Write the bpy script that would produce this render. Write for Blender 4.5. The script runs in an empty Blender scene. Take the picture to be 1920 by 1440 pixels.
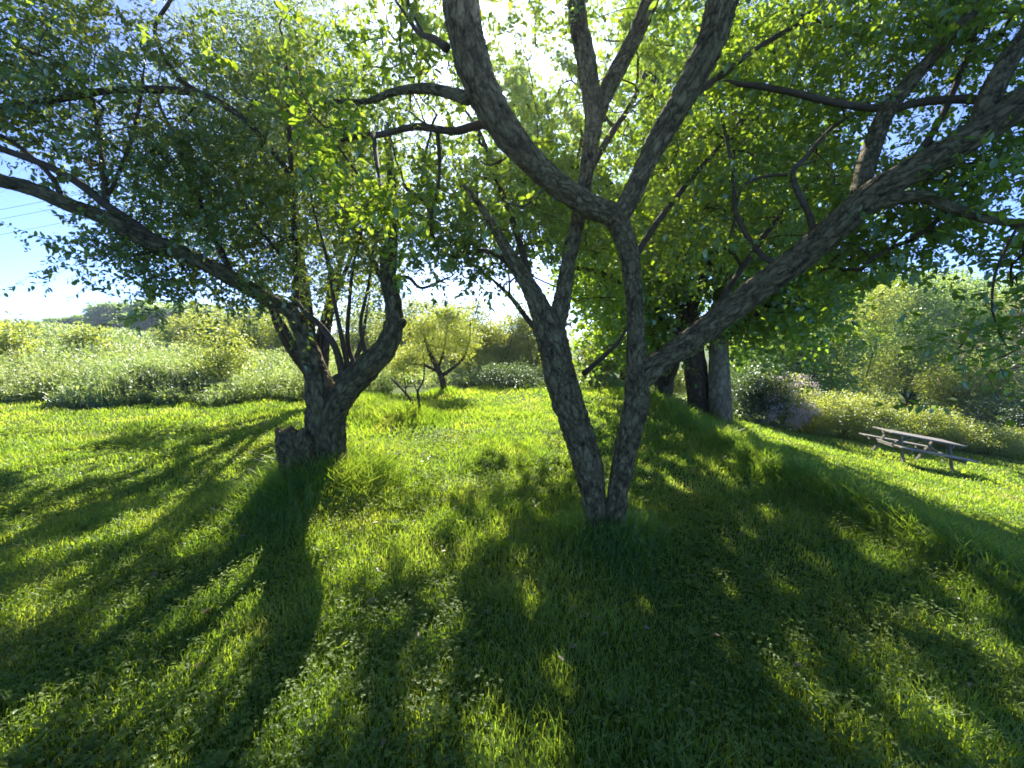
import bpy, math, random
import numpy as np
from mathutils import Vector

rng = np.random.default_rng(11)
random.seed(11)
SC = bpy.context.scene
COL = SC.collection

# ------------------------------------------------------------ camera, sky, sun
EYE = 1.6
F = 805.0                       # focal length in pixels of a 1920 wide frame
PITCH = math.radians(6.7)
cam_d = bpy.data.cameras.new('camera')
cam_d.sensor_width = 36.0
cam_d.lens = F / 1920 * 36.0
cam_d.clip_start = 0.05
cam_d.clip_end = 3000
cam = bpy.data.objects.new('camera', cam_d)
COL.objects.link(cam)
cam.location = (0, 0, EYE)
cam.rotation_euler = (math.radians(90) - PITCH, 0, 0)
SC.camera = cam

SUN_EL, SUN_AZ = math.radians(34.5), math.radians(-1.8)   # azimuth clockwise from +Y
world = bpy.data.worlds.new('World')
SC.world = world
world.use_nodes = True
nt = world.node_tree
bg = nt.nodes['Background']
sky = nt.nodes.new('ShaderNodeTexSky')
sky.sky_type = 'NISHITA'
sky.sun_disc = False
sky.sun_elevation = SUN_EL
sky.sun_rotation = SUN_AZ
sky.altitude = 800
sky.air_density = 0.13
sky.dust_density = 0.14
sky.ozone_density = 8.0
nt.links.new(sky.outputs[0], bg.inputs[0])
bg.inputs[1].default_value = 0.14

sun_d = bpy.data.lights.new('sun', 'SUN')
sun_d.energy = 2.0
sun_d.angle = math.radians(0.55)
sun_d.color = (1.0, 0.95, 0.86)
sun = bpy.data.objects.new('sun', sun_d)
COL.objects.link(sun)
sd = Vector((math.sin(SUN_AZ) * math.cos(SUN_EL), math.cos(SUN_AZ) * math.cos(SUN_EL), math.sin(SUN_EL)))
sun.rotation_euler = sd.to_track_quat('Z', 'Y').to_euler()
sun.location = (0, 0, 30)

SC.view_settings.view_transform = 'Standard'
SC.view_settings.look = 'None'
SC.view_settings.gamma = 1.0
SC.view_settings.exposure = 3.12
SC.render.engine = 'CYCLES'
cy = SC.cycles
cy.max_bounces = 12
cy.diffuse_bounces = 9
cy.glossy_bounces = 2
cy.transmission_bounces = 9
cy.transparent_max_bounces = 4
cy.volume_bounces = 0
cy.caustics_reflective = False
cy.caustics_refractive = False
cy.sample_clamp_indirect = 6.0
cy.use_denoising = True
cy.use_adaptive_sampling = False
cy.filter_width = 1.7

# ------------------------------------------------------------ small helpers
CP, SP = math.cos(PITCH), math.sin(PITCH)


def P(px, py, d):
    """a point seen at (px, py) of the photograph, d metres deep"""
    cx, cyy = (px - 960) / F, (720 - py) / F
    return np.array((d * cx, d * (CP + cyy * SP), EYE + d * (cyy * CP - SP)))


def H(x, y):
    """height of the ground"""
    x = np.asarray(x, float)
    y = np.asarray(y, float)
    s = x + 0.5 * np.sin(y * 0.23 + 1.0) * np.clip(y / 20, 0, 1)
    right = -np.interp(s, [2.7, 3.2, 3.9, 4.6, 7.3, 9.2, 12.5, 17, 30, 80],
                       [0, 0.06, 0.36, 0.6, 1.22, 1.66, 2.2, 2.7, 3.4, 4.2])
    r = np.clip((y - 9.5) / 50, 0, 1)
    u = x / np.maximum(y, 4.0)
    zt = np.interp(u, [-2.5, -1.4, -1.19, -0.6, -0.2, 0.3, 3], [3.6, 2.9, 2.7, -0.1, -1.1, -0.6, -0.6])
    z = right + r * zt
    hr = np.clip((y - 38) / 80, 0, 1) * np.clip((u - 0.35) / 0.5, 0, 1)
    z = z + hr * hr * (3 - 2 * hr) * 13
    z = z + 0.025 * np.sin(x * 1.3 + 0.7) * np.sin(y * 1.1 + 0.3) + 0.012 * np.sin(x * 3.1) * np.sin(y * 2.7 + 1)
    return z


def spot(px, d):
    """ground point in the picture column px, d metres ahead"""
    x = (px - 960) / F * d
    for _ in range(4):
        z = float(H(x, d))
        x = (px - 960) / F * (d * CP - (z - EYE) * SP)
    return np.array((x, d, float(H(x, d))))


_h = rng.random(4096)


def _hash(i, j, k):
    return _h[(i * 73856093 ^ j * 19349663 ^ k * 83492791) & 4095]


def vnoise(p):
    """smooth value noise in 0..1 for an (n,3) array"""
    p = np.asarray(p, float)
    i = np.floor(p).astype(np.int64)
    f = p - i
    f = f * f * (3 - 2 * f)
    r = 0
    for dx in (0, 1):
        wx = f[:, 0] if dx else 1 - f[:, 0]
        for dy in (0, 1):
            wy = f[:, 1] if dy else 1 - f[:, 1]
            for dz in (0, 1):
                wz = f[:, 2] if dz else 1 - f[:, 2]
                r = r + wx * wy * wz * _hash(i[:, 0] + dx, i[:, 1] + dy, i[:, 2] + dz)
    return r


def norm(v):
    return v / np.maximum(np.linalg.norm(v, axis=-1, keepdims=True), 1e-9)


def raw_mesh(name, V, Q, mats, attrs=None, smooth=False, mi=None):
    """V (n,3), Q (m,4) quads"""
    V = np.ascontiguousarray(V, np.float32)
    Q = np.ascontiguousarray(Q, np.int32)
    me = bpy.data.meshes.new(name)
    me.vertices.add(len(V))
    me.vertices.foreach_set('co', V.ravel())
    me.loops.add(Q.size)
    me.loops.foreach_set('vertex_index', Q.ravel())
    me.polygons.add(len(Q))
    me.polygons.foreach_set('loop_start', np.arange(0, Q.size, 4, dtype=np.int32))
    me.polygons.foreach_set('loop_total', np.full(len(Q), 4, np.int32))
    if smooth:
        me.polygons.foreach_set('use_smooth', np.ones(len(Q), bool))
    if mi is not None:
        me.polygons.foreach_set('material_index', np.ascontiguousarray(mi, np.int32))
    me.update(calc_edges=True)
    for m in (mats if isinstance(mats, (list, tuple)) else [mats]):
        me.materials.append(m)
    for k, a in (attrs or {}).items():
        a = np.asarray(a, np.float32)
        if a.ndim == 1:
            at = me.attributes.new(k, 'FLOAT', 'POINT')
            at.data.foreach_set('value', a)
        else:
            at = me.attributes.new(k, 'FLOAT_VECTOR', 'POINT')
            at.data.foreach_set('vector', a.ravel())
    return me


def link(name, data, parent=None):
    o = bpy.data.objects.new(name, data)
    COL.objects.link(o)
    if parent is not None:
        o.parent = parent
        o.matrix_parent_inverse = parent.matrix_world.inverted()
    return o


def tag(o, label=None, cat=None, group=None, kind=None):
    if label: o['label'] = label
    if cat: o['category'] = cat
    if group: o['group'] = group
    if kind: o['kind'] = kind
    return o


def empty(name, loc, label, cat, group=None):
    o = bpy.data.objects.new(name, None)
    o.empty_display_size = 0.2
    COL.objects.link(o)
    o.location = tuple(float(v) for v in loc)
    bpy.context.view_layer.update()
    return tag(o, label, cat, group)


def copy_tree(o, parent=None):
    c = o.copy()
    COL.objects.link(c)
    c.parent = parent
    for ch in list(o.children):
        copy_tree(ch, c)
    return c


# ------------------------------------------------------------ materials
def new_mat(name):
    m = bpy.data.materials.new(name)
    m.use_nodes = True
    t = m.node_tree
    t.nodes.clear()
    out = t.nodes.new('ShaderNodeOutputMaterial')
    return m, t, out


def nd(t, kind, **kw):
    n = t.nodes.new(kind)
    for k, v in kw.items():
        if k in n.inputs.keys():
            n.inputs[k].default_value = v
        else:
            setattr(n, k, v)
    return n


def ramp(t, fac, stops):
    r = t.nodes.new('ShaderNodeValToRGB')
    e = r.color_ramp.elements
    while len(e) < len(stops):
        e.new(0.5)
    for el, (p, c) in zip(e, stops):
        el.position = p
        el.color = (*c, 1)
    t.links.new(fac, r.inputs[0])
    return r.outputs[0]


def leaf_mat(name, stops, trans, tf=0.5, gloss=0.08, rough=0.42, clump=1.2):
    """thin leaf: reflects, lets light through, a little waxy"""
    m, t, out = new_mat(name)
    at = nd(t, 'ShaderNodeAttribute', attribute_name='rv')
    geo = nd(t, 'ShaderNodeNewGeometry')
    no = nd(t, 'ShaderNodeTexNoise', Scale=clump, Detail=2.0)
    t.links.new(geo.outputs['Position'], no.inputs['Vector'])
    mx = nd(t, 'ShaderNodeMath', operation='MULTIPLY_ADD')
    t.links.new(no.outputs['Fac'], mx.inputs[0])
    mx.inputs[1].default_value = 0.8
    sb = nd(t, 'ShaderNodeMath', operation='MULTIPLY_ADD')
    t.links.new(at.outputs['Fac'], sb.inputs[0])
    sb.inputs[1].default_value = 0.75
    sb.inputs[2].default_value = -0.28
    t.links.new(sb.outputs[0], mx.inputs[2])
    cl = nd(t, 'ShaderNodeClamp')
    t.links.new(mx.outputs[0], cl.inputs[0])
    c1 = ramp(t, cl.outputs[0], stops)
    c2 = ramp(t, cl.outputs[0], trans)
    d = nd(t, 'ShaderNodeBsdfDiffuse')
    tr = nd(t, 'ShaderNodeBsdfTranslucent')
    t.links.new(c1, d.inputs[0])
    t.links.new(c2, tr.inputs[0])
    ms = nd(t, 'ShaderNodeMixShader')
    ms.inputs[0].default_value = tf
    t.links.new(d.outputs[0], ms.inputs[1])
    t.links.new(tr.outputs[0], ms.inputs[2])
    g = nd(t, 'ShaderNodeBsdfGlossy', Roughness=rough)
    g.inputs[0].default_value = (0.9, 0.95, 0.9, 1)
    m2 = nd(t, 'ShaderNodeMixShader')
    m2.inputs[0].default_value = gloss
    t.links.new(ms.outputs[0], m2.inputs[1])
    t.links.new(g.outputs[0], m2.inputs[2])
    t.links.new(m2.outputs[0], out.inputs[0])
    return m


def bark_mat(name, stops, lichen=(0.30, 0.31, 0.26), la=0.25, scale=26.0, bump=0.02, blotch=4.0):
    m, t, out = new_mat(name)
    at = nd(t, 'ShaderNodeAttribute', attribute_name='bk')
    no = nd(t, 'ShaderNodeTexNoise', Scale=scale, Detail=9.0, Roughness=0.74)
    t.links.new(at.outputs['Vector'], no.inputs['Vector'])
    vo = nd(t, 'ShaderNodeTexVoronoi', Scale=scale * 0.9, feature='DISTANCE_TO_EDGE')
    n3 = nd(t, 'ShaderNodeTexNoise', Scale=scale * 0.8, Detail=3.0)
    t.links.new(at.outputs['Vector'], n3.inputs['Vector'])
    mxv = nd(t, 'ShaderNodeMix', data_type='VECTOR')
    mxv.inputs['Factor'].default_value = 0.11
    t.links.new(at.outputs['Vector'], mxv.inputs[4])
    t.links.new(n3.outputs['Color'], mxv.inputs[5])
    t.links.new(mxv.outputs[1], vo.inputs['Vector'])
    cr = nd(t, 'ShaderNodeMapRange')
    cr.inputs[1].default_value = 0.0
    cr.inputs[2].default_value = 0.22
    t.links.new(vo.outputs['Distance'], cr.inputs[0])
    hm = nd(t, 'ShaderNodeMath', operation='MULTIPLY')
    t.links.new(cr.outputs[0], hm.inputs[0])
    t.links.new(no.outputs['Fac'], hm.inputs[1])
    ha = nd(t, 'ShaderNodeMath', operation='MULTIPLY_ADD')
    t.links.new(hm.outputs[0], ha.inputs[0])
    ha.inputs[1].default_value = 0.55
    t.links.new(no.outputs['Fac'], ha.inputs[2])
    col = ramp(t, ha.outputs[0], stops)
    geo = nd(t, 'ShaderNodeNewGeometry')
    bn = nd(t, 'ShaderNodeTexNoise', Scale=blotch, Detail=4.0, Roughness=0.7)
    t.links.new(geo.outputs['Position'], bn.inputs['Vector'])
    b2 = nd(t, 'ShaderNodeMapRange')
    b2.inputs[1].default_value = 0.52
    b2.inputs[2].default_value = 0.68
    b2.inputs[4].default_value = la
    t.links.new(bn.outputs['Fac'], b2.inputs[0])
    mc = nd(t, 'ShaderNodeMix', data_type='RGBA')
    t.links.new(b2.outputs[0], mc.inputs['Factor'])
    t.links.new(col, mc.inputs[6])
    mc.inputs[7].default_value = (*lichen, 1)
    b = nd(t, 'ShaderNodeBsdfPrincipled', Roughness=0.88)
    b.inputs['Specular IOR Level'].default_value = 0.25
    t.links.new(mc.outputs[2], b.inputs['Base Color'])
    bp = nd(t, 'ShaderNodeBump', Strength=1.0, Distance=bump)
    t.links.new(ha.outputs[0], bp.inputs['Height'])
    t.links.new(bp.outputs[0], b.inputs['Normal'])
    t.links.new(b.outputs[0], out.inputs[0])
    return m


M = {}
M['bark'] = bark_mat('apple_bark', [(0.38, (0.0246, 0.0133, 0.0043)), (0.52, (0.1030, 0.0684, 0.0223)), (0.70, (0.2240, 0.1568, 0.0546)), (0.92, (0.4144, 0.3040, 0.1240))], la=0.55, lichen=(0.3136, 0.2327, 0.0930), scale=24, bump=0.05, blotch=6)
M['bark2'] = bark_mat('old_apple_bark', [(0.38, (0.0269, 0.0162, 0.0050)), (0.54, (0.0986, 0.0703, 0.0236)), (0.72, (0.2128, 0.1520, 0.0533)), (0.95, (0.3584, 0.2660, 0.1054))], la=0.6, lichen=(0.1904, 0.1615, 0.0403), scale=17, bump=0.06, blotch=5)
M['bark_grey'] = bark_mat('grey_bark', [(0.3, (0.0672, 0.0437, 0.0198)), (0.6, (0.2240, 0.1568, 0.0775)), (1.0, (0.4256, 0.3135, 0.1612))], la=0.6, lichen=(0.4032, 0.3040, 0.1488), scale=11, bump=0.06, blotch=1.5)
M['bark_dark'] = bark_mat('dark_bark', [(0.3, (0.0202, 0.0114, 0.0043)), (0.6, (0.0728, 0.0427, 0.0174)), (1.0, (0.1568, 0.0997, 0.0434))], la=0.2, scale=11, bump=0.05)
M['twig'] = bark_mat('twig_bark', [(0.2, (0.0314, 0.0181, 0.0068)), (1.0, (0.1120, 0.0684, 0.0279))], la=0.1, bump=0.004)
M['leaf_main'] = leaf_mat('apple_leaf', [(0, (0.0587, 0.1051, 0.0140)), (0.5, (0.0975, 0.1545, 0.0196)), (1, (0.1575, 0.2163, 0.0280))],
                          [(0, (0.2079, 0.3523, 0.0196)), (0.5, (0.3843, 0.5500, 0.0224)), (1, (0.6615, 0.7725, 0.0294))], tf=0.55)
M['leaf_left'] = leaf_mat('left_apple_leaf', [(0, (0.0612, 0.0999, 0.0225)), (0.5, (0.0950, 0.1442, 0.0300)), (1, (0.1725, 0.2163, 0.0450))],
                          [(0, (0.2001, 0.3152, 0.0315)), (0.5, (0.3657, 0.4759, 0.0405)), (1, (0.6969, 0.7231, 0.0585))], tf=0.5)
M['leaf_young'] = leaf_mat('young_leaf', [(0, (0.09, 0.16, 0.018)), (1, (0.15, 0.22, 0.03))],
                           [(0, (0.30, 0.47, 0.025)), (1, (0.52, 0.66, 0.04))], tf=0.62, gloss=0.04)
M['leaf_feather'] = leaf_mat('feathery_leaf', [(0, (0.06, 0.10, 0.035)), (0.5, (0.10, 0.15, 0.055)), (1, (0.16, 0.21, 0.08))],
                             [(0, (0.26, 0.36, 0.07)), (1, (0.52, 0.60, 0.14))], tf=0.5, gloss=0.10)
M['leaf_maple'] = leaf_mat('maple_leaf', [(0, (0.0600, 0.1051, 0.0140)), (0.5, (0.0975, 0.1607, 0.0196)), (1, (0.1575, 0.2163, 0.0252))],
                           [(0, (0.2079, 0.3646, 0.0168)), (0.5, (0.3591, 0.5500, 0.0210)), (1, (0.6111, 0.7725, 0.0294))], tf=0.55, clump=0.5)
M['leaf_shrub'] = leaf_mat('shrub_leaf', [(0, (0.10, 0.15, 0.025)), (0.5, (0.17, 0.225, 0.04)), (1, (0.25, 0.29, 0.06))],
                           [(0, (0.36, 0.46, 0.04)), (0.5, (0.56, 0.62, 0.06)), (1, (0.74, 0.72, 0.09))], tf=0.5, clump=0.6)
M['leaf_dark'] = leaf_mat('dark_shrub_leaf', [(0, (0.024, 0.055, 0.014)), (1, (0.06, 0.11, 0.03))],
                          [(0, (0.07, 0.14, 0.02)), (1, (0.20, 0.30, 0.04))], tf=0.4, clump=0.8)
M['leaf_tree'] = leaf_mat('far_tree_leaf', [(0, (0.065, 0.130, 0.035)), (0.5, (0.110, 0.190, 0.048)), (1, (0.17, 0.25, 0.07))],
                          [(0, (0.26, 0.42, 0.05)), (0.5, (0.42, 0.58, 0.07)), (1, (0.60, 0.70, 0.10))], tf=0.55, clump=0.4)
M['leaf_red'] = leaf_mat('reddish_leaf', [(0, (0.15, 0.085, 0.035)), (1, (0.28, 0.18, 0.085))],
                         [(0, (0.30, 0.18, 0.07)), (1, (0.44, 0.32, 0.14))], tf=0.4)
M['blossom'] = leaf_mat('blossom', [(0, (0.55, 0.36, 0.36)), (1, (0.80, 0.70, 0.64))],
                        [(0, (0.66, 0.44, 0.46)), (1, (0.84, 0.74, 0.68))], tf=0.45, gloss=0.0)
M['grass'] = leaf_mat('grass_blade', [(0, (0.0686, 0.1288, 0.0195)), (0.45, (0.1144, 0.1854, 0.0255)), (0.8, (0.1716, 0.2215, 0.0338)), (1, (0.3089, 0.2369, 0.0825))],
                      [(0, (0.2614, 0.4326, 0.0263)), (0.45, (0.4453, 0.6180, 0.0338)), (0.8, (0.6002, 0.7210, 0.0450)), (1, (0.6002, 0.5768, 0.1350))], tf=0.55, gloss=0.04, rough=0.45, clump=0.9)
M['clover'] = leaf_mat('clover_leaf', [(0, (0.0780, 0.1339, 0.0245)), (0.6, (0.1300, 0.1905, 0.0350)), (1, (0.1950, 0.2472, 0.0525))],
                       [(0, (0.2530, 0.3914, 0.0210)), (0.6, (0.4370, 0.5562, 0.0315)), (1, (0.6210, 0.6798, 0.0490))], tf=0.5, gloss=0.02, rough=0.45, clump=2.0)
M['weed'] = leaf_mat('meadow_weed', [(0, (0.075, 0.130, 0.040)), (0.5, (0.12, 0.185, 0.055)), (0.85, (0.18, 0.24, 0.085)), (1, (0.30, 0.27, 0.16))],
                     [(0, (0.26, 0.40, 0.07)), (0.5, (0.40, 0.53, 0.10)), (0.85, (0.54, 0.60, 0.14)), (1, (0.58, 0.50, 0.22))], tf=0.5, clump=0.35)


def ground_mat():
    m, t, out = new_mat('turf_soil')
    geo = nd(t, 'ShaderNodeNewGeometry')
    n1 = nd(t, 'ShaderNodeTexNoise', Scale=0.6, Detail=6.0, Roughness=0.6)
    n2 = nd(t, 'ShaderNodeTexNoise', Scale=28.0, Detail=5.0, Roughness=0.7)
    t.links.new(geo.outputs['Position'], n1.inputs['Vector'])
    t.links.new(geo.outputs['Position'], n2.inputs['Vector'])
    a = ramp(t, n1.outputs['Fac'], [(0.3, (0.055, 0.10, 0.016)), (0.55, (0.085, 0.14, 0.022)), (0.8, (0.12, 0.15, 0.04))])
    b = ramp(t, n2.outputs['Fac'], [(0.3, (0.45, 0.42, 0.36)), (0.7, (1.2, 1.1, 1.0))])
    mc = nd(t, 'ShaderNodeMix', data_type='RGBA', blend_type='MULTIPLY')
    mc.inputs['Factor'].default_value = 1.0
    t.links.new(a, mc.inputs[6])
    t.links.new(b, mc.inputs[7])
    p = nd(t, 'ShaderNodeBsdfPrincipled', Roughness=0.95)
    p.inputs['Specular IOR Level'].default_value = 0.1
    t.links.new(mc.outputs[2], p.inputs['Base Color'])
    bp = nd(t, 'ShaderNodeBump', Strength=0.8, Distance=0.03)
    t.links.new(n2.outputs['Fac'], bp.inputs['Height'])
    t.links.new(bp.outputs[0], p.inputs['Normal'])
    t.links.new(p.outputs[0], out.inputs[0])
    return m


M['ground'] = ground_mat()


def plain(name, c1, c2, scale, rough, stretch=(1, 1, 1), bump=0.003):
    m, t, out = new_mat(name)
    tc = nd(t, 'ShaderNodeTexCoord')
    mp = nd(t, 'ShaderNodeMapping')
    mp.inputs['Scale'].default_value = stretch
    t.links.new(tc.outputs['Object'], mp.inputs[0])
    n = nd(t, 'ShaderNodeTexNoise', Scale=scale, Detail=6.0, Roughness=0.65)
    t.links.new(mp.outputs[0], n.inputs['Vector'])
    c = ramp(t, n.outputs['Fac'], [(0.3, c1), (0.75, c2)])
    p = nd(t, 'ShaderNodeBsdfPrincipled', Roughness=rough)
    t.links.new(c, p.inputs['Base Color'])
    bp = nd(t, 'ShaderNodeBump', Strength=0.6, Distance=bump)
    t.links.new(n.outputs['Fac'], bp.inputs['Height'])
    t.links.new(bp.outputs[0], p.inputs['Normal'])
    t.links.new(p.outputs[0], out.inputs[0])
    return m


M['plank'] = plain('weathered_plank', (0.12, 0.105, 0.080), (0.38, 0.34, 0.27), 9, 0.8, (0.6, 6, 6))
M['cable'] = plain('cable_rubber', (0.02, 0.02, 0.022), (0.04, 0.04, 0.045), 5, 0.6)
M['earth'] = plain('dry_earth', (0.06, 0.042, 0.024), (0.17, 0.13, 0.08), 24, 0.95, bump=0.02)
M['stone'] = plain('flat_stone', (0.10, 0.10, 0.09), (0.24, 0.24, 0.22), 10, 0.9, bump=0.01)

# ------------------------------------------------------------ the ground, one sheet to the horizon
ax = np.concatenate([-np.geomspace(900, 16, 34), np.arange(-15.5, 15.6, 0.25), np.geomspace(16, 900, 34)])
ay = np.concatenate([-np.geomspace(60, 4, 10), np.arange(-3.5, 18, 0.25), np.geomspace(18.5, 1400, 60)])
GX, GY = np.meshgrid(ax, ay)
GZ = H(GX, GY)
nx, ny = len(ax), len(ay)
idx = np.arange(nx * ny).reshape(ny, nx)
Q = np.stack([idx[:-1, :-1], idx[:-1, 1:], idx[1:, 1:], idx[1:, :-1]], -1).reshape(-1, 4)
g = link('ground', raw_mesh('ground', np.stack([GX, GY, GZ], -1).reshape(-1, 3), Q, M['ground'], smooth=True))
tag(g, 'grassy orchard ground sloping down to the right', 'ground', kind='structure')


# ------------------------------------------------------------ wood
def catmull(pts, n):
    """pts (k,m) -> smooth samples"""
    pts = np.asarray(pts, float)
    e = np.vstack([2 * pts[0] - pts[1], pts, 2 * pts[-1] - pts[-2]])
    out = []
    for i in range(len(pts) - 1):
        p0, p1, p2, p3 = e[i:i + 4]
        for s in np.arange(n) / n:
            out.append(0.5 * ((2 * p1) + (-p0 + p2) * s + (2 * p0 - 5 * p1 + 4 * p2 - p3) * s * s + (-p0 + 3 * p1 - 3 * p2 + p3) * s ** 3))
    out.append(pts[-1])
    return np.array(out)


def frames(C):
    T = norm(np.gradient(C, axis=0))
    ref = np.array((0.0, 1.0, 0.0)) if abs(T[0][1]) < 0.9 else np.array((1.0, 0, 0))
    A = np.zeros_like(T)
    a = ref - T[0] * ref.dot(T[0])
    A[0] = a / np.linalg.norm(a)
    for i in range(1, len(T)):
        a = A[i - 1] - T[i] * A[i - 1].dot(T[i])
        A[i] = a / np.linalg.norm(a)
    return T, A, np.cross(T, A)


def tube(C, R, seg, lump=0.0, seed=0.0, ridges=0.0):
    """tapering limb along C; returns verts, quads, bark coordinates"""
    C = np.asarray(C, float)
    R = np.asarray(R, float)
    T, A, B = frames(C)
    th = np.arange(seg) / seg * 2 * math.pi
    L = np.concatenate([[0], np.cumsum(np.linalg.norm(np.diff(C, axis=0), axis=1))])
    ring = np.cos(th)[None, :, None] * A[:, None, :] + np.sin(th)[None, :, None] * B[:, None, :]
    rad = np.repeat(R[:, None], seg, 1)
    bk = np.stack([np.cos(th)[None, :] * R[:, None] + seed, np.sin(th)[None, :] * R[:, None], np.repeat(L[:, None] * 0.5, seg, 1)], -1)
    if lump:
        q = (C[:, None, :] + ring * rad[:, :, None]).reshape(-1, 3)
        n = vnoise(q * 7 + seed) * 0.6 + vnoise(q * 17 + 5 + seed) * 0.4 - 0.5
        rad = rad * (1 + lump * 2 * n.reshape(rad.shape))
    if ridges:
        q = bk.reshape(-1, 3) * np.array((1, 1, 0.9))
        n = np.abs(vnoise(q * 34 + seed) - 0.5) * 1.3 + np.abs(vnoise(q * 75 + seed) - 0.5) * .7
        rad = rad * (1 + ridges * (n.reshape(rad.shape) - 0.5))
    V = (C[:, None, :] + ring * rad[:, :, None]).reshape(-1, 3)
    n = len(C)
    i = np.arange(n - 1)[:, None] * seg
    j = np.arange(seg)[None, :]
    j2 = (j + 1) % seg
    Q = np.stack([i + j, i + j2, i + seg + j2, i + seg + j], -1).reshape(-1, 4)
    caps = []
    V2 = [V]
    bk2 = [bk.reshape(-1, 3)]
    base = len(V)
    for e, o in ((0, 0), (n - 1, (n - 1) * seg)):       # closed ends
        V2.append(C[e][None, :] + (T[e] * R[e] * (0.35 if e else -0.35))[None, :])
        bk2.append(np.array([[seed, 0, L[e] * 0.42]]))
        for k in range(0, seg, 2):
            a, b, c2 = o + k, o + (k + 1) % seg, o + (k + 2) % seg
            caps.append((base, c2, b, a) if e == 0 else (base, a, b, c2))
        base += 1
    return np.vstack(V2), np.vstack([Q, np.array(caps)]), np.vstack(bk2)


class Wood:
    def __init__(s):
        s.V, s.Q, s.B, s.n = [], [], [], 0

    def add(s, v, q, b):
        s.V.append(v); s.Q.append(q + s.n); s.B.append(b); s.n += len(v)

    def mesh(s, name, mat):
        return raw_mesh(name, np.vstack(s.V), np.vstack(s.Q), mat, {'bk': np.vstack(s.B)}, smooth=True)


def limb(pts, slim=0.80):
    """pts of (px, py, depth, radius px) -> world samples (n,4)"""
    w = np.array([np.append(P(a, b, d), slim * r * d / F) for a, b, d, r in pts])
    return w


def ground_at(px, py):
    c0, c1 = (px - 960) / F, (720 - py) / F
    v = np.array((c0, CP + c1 * SP, c1 * CP - SP))
    t = EYE / -v[2]
    for _ in range(12):
        q = v * t
        t = (EYE - float(H(q[0], q[1]))) / -v[2]
    return v[0] * t, v[1] * t


# where the sun reaches the lawn through gaps between the leaves (picture column, row, radius in metres)
SUNNY = [(20, 1010, .12), (130, 1040, .14), (60, 1060, .13), (230, 1000, .24), (190, 1012, .15), (130, 1092, .11), (405, 1100, .15), (215, 1160, .09), (432, 1072, .10), (250, 1340, .06),
         (495, 1062, .07), (490, 1185, .05), (505, 1325, .10), (560, 1370, .12), (450, 1400, .11), (610, 1390, .08), (820, 1370, .09), (780, 1405, .10), (930, 1392, .13), (1000, 1400, .10), (1140, 1360, .035),
         (960, 1430, .15), (880, 1425, .11), (800, 1205, .07), (830, 1292, .06), (680, 1045, .15), (665, 1085, .10), (790, 1060, .17), (825, 1110, .15), (865, 1065, .10), (760, 1000, .17),
         (700, 975, .18), (650, 965, .12), (820, 975, .2), (885, 1000, .13), (960, 970, .12), (1012, 972, .08), (1060, 900, .10), (1210, 905, .12), (1255, 910, .12), (1300, 925, .06), (1650, 1045, .12),
         (1690, 1068, .09), (1355, 1265, .08), (1385, 1295, .09), (1420, 1330, .09), (1450, 1250, .07), (1480, 1285, .09), (1520, 1315, .09), (1555, 1345, .09), (1600, 1370, .09), (1640, 1395, .10),
         (1740, 1320, .06), (1790, 1370, .09), (1850, 1405, .10), (1880, 1220, .09), (1912, 1242, .09), (1830, 1150, .05), (1020, 1272, .045), (1048, 1200, .045), (1255, 1120, .04), (1110, 860, .1),
         (1230, 850, .15), (1340, 880, .1), (1400, 860, .25), (1480, 860, .2), (870, 915, .25), (1470, 1130, .05), (1740, 1120, .06), (700, 1180, .05), (330, 1290, .05)]
SUNNY_AREAS = [[(0, 772), (120, 785), (190, 850), (470, 828), (505, 880), (300, 868), (150, 890), (0, 925)],
               [(650, 775), (760, 760), (900, 800), (860, 860), (840, 900), (900, 940), (780, 945), (740, 890), (655, 960)],
               [(850, 728), (1010, 745), (1010, 800), (860, 790), (700, 790), (690, 760)],
               [(1385, 797), (1560, 812), (1930, 868), (1930, 905), (1800, 880), (1600, 845), (1400, 828)],
               [(0, 735), (560, 735), (560, 750), (0, 765)],
               [(200, 795), (330, 792), (330, 802), (200, 806)], [(400, 782), (540, 790), (540, 800), (400, 794)]]
SUN_C = np.array([(*ground_at(a, b), c) for a, b, c in SUNNY])
SUN_P = [np.array([ground_at(*q) for q in pl]) for pl in SUNNY_AREAS]
GLOW = []          # (point, radius): young shoots with nothing between them and the sun
SDIR = np.array(tuple(sd))


def inside(poly, x, y):
    k = np.zeros(len(x), bool)
    for i in range(len(poly)):
        (x1, y1), (x2, y2) = poly[i - 1], poly[i]
        c = ((y1 > y) != (y2 > y)) & (x < (x2 - x1) * (y - y1) / (y2 - y1 + 1e-12) + x1)
        k ^= c
    return k


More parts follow.
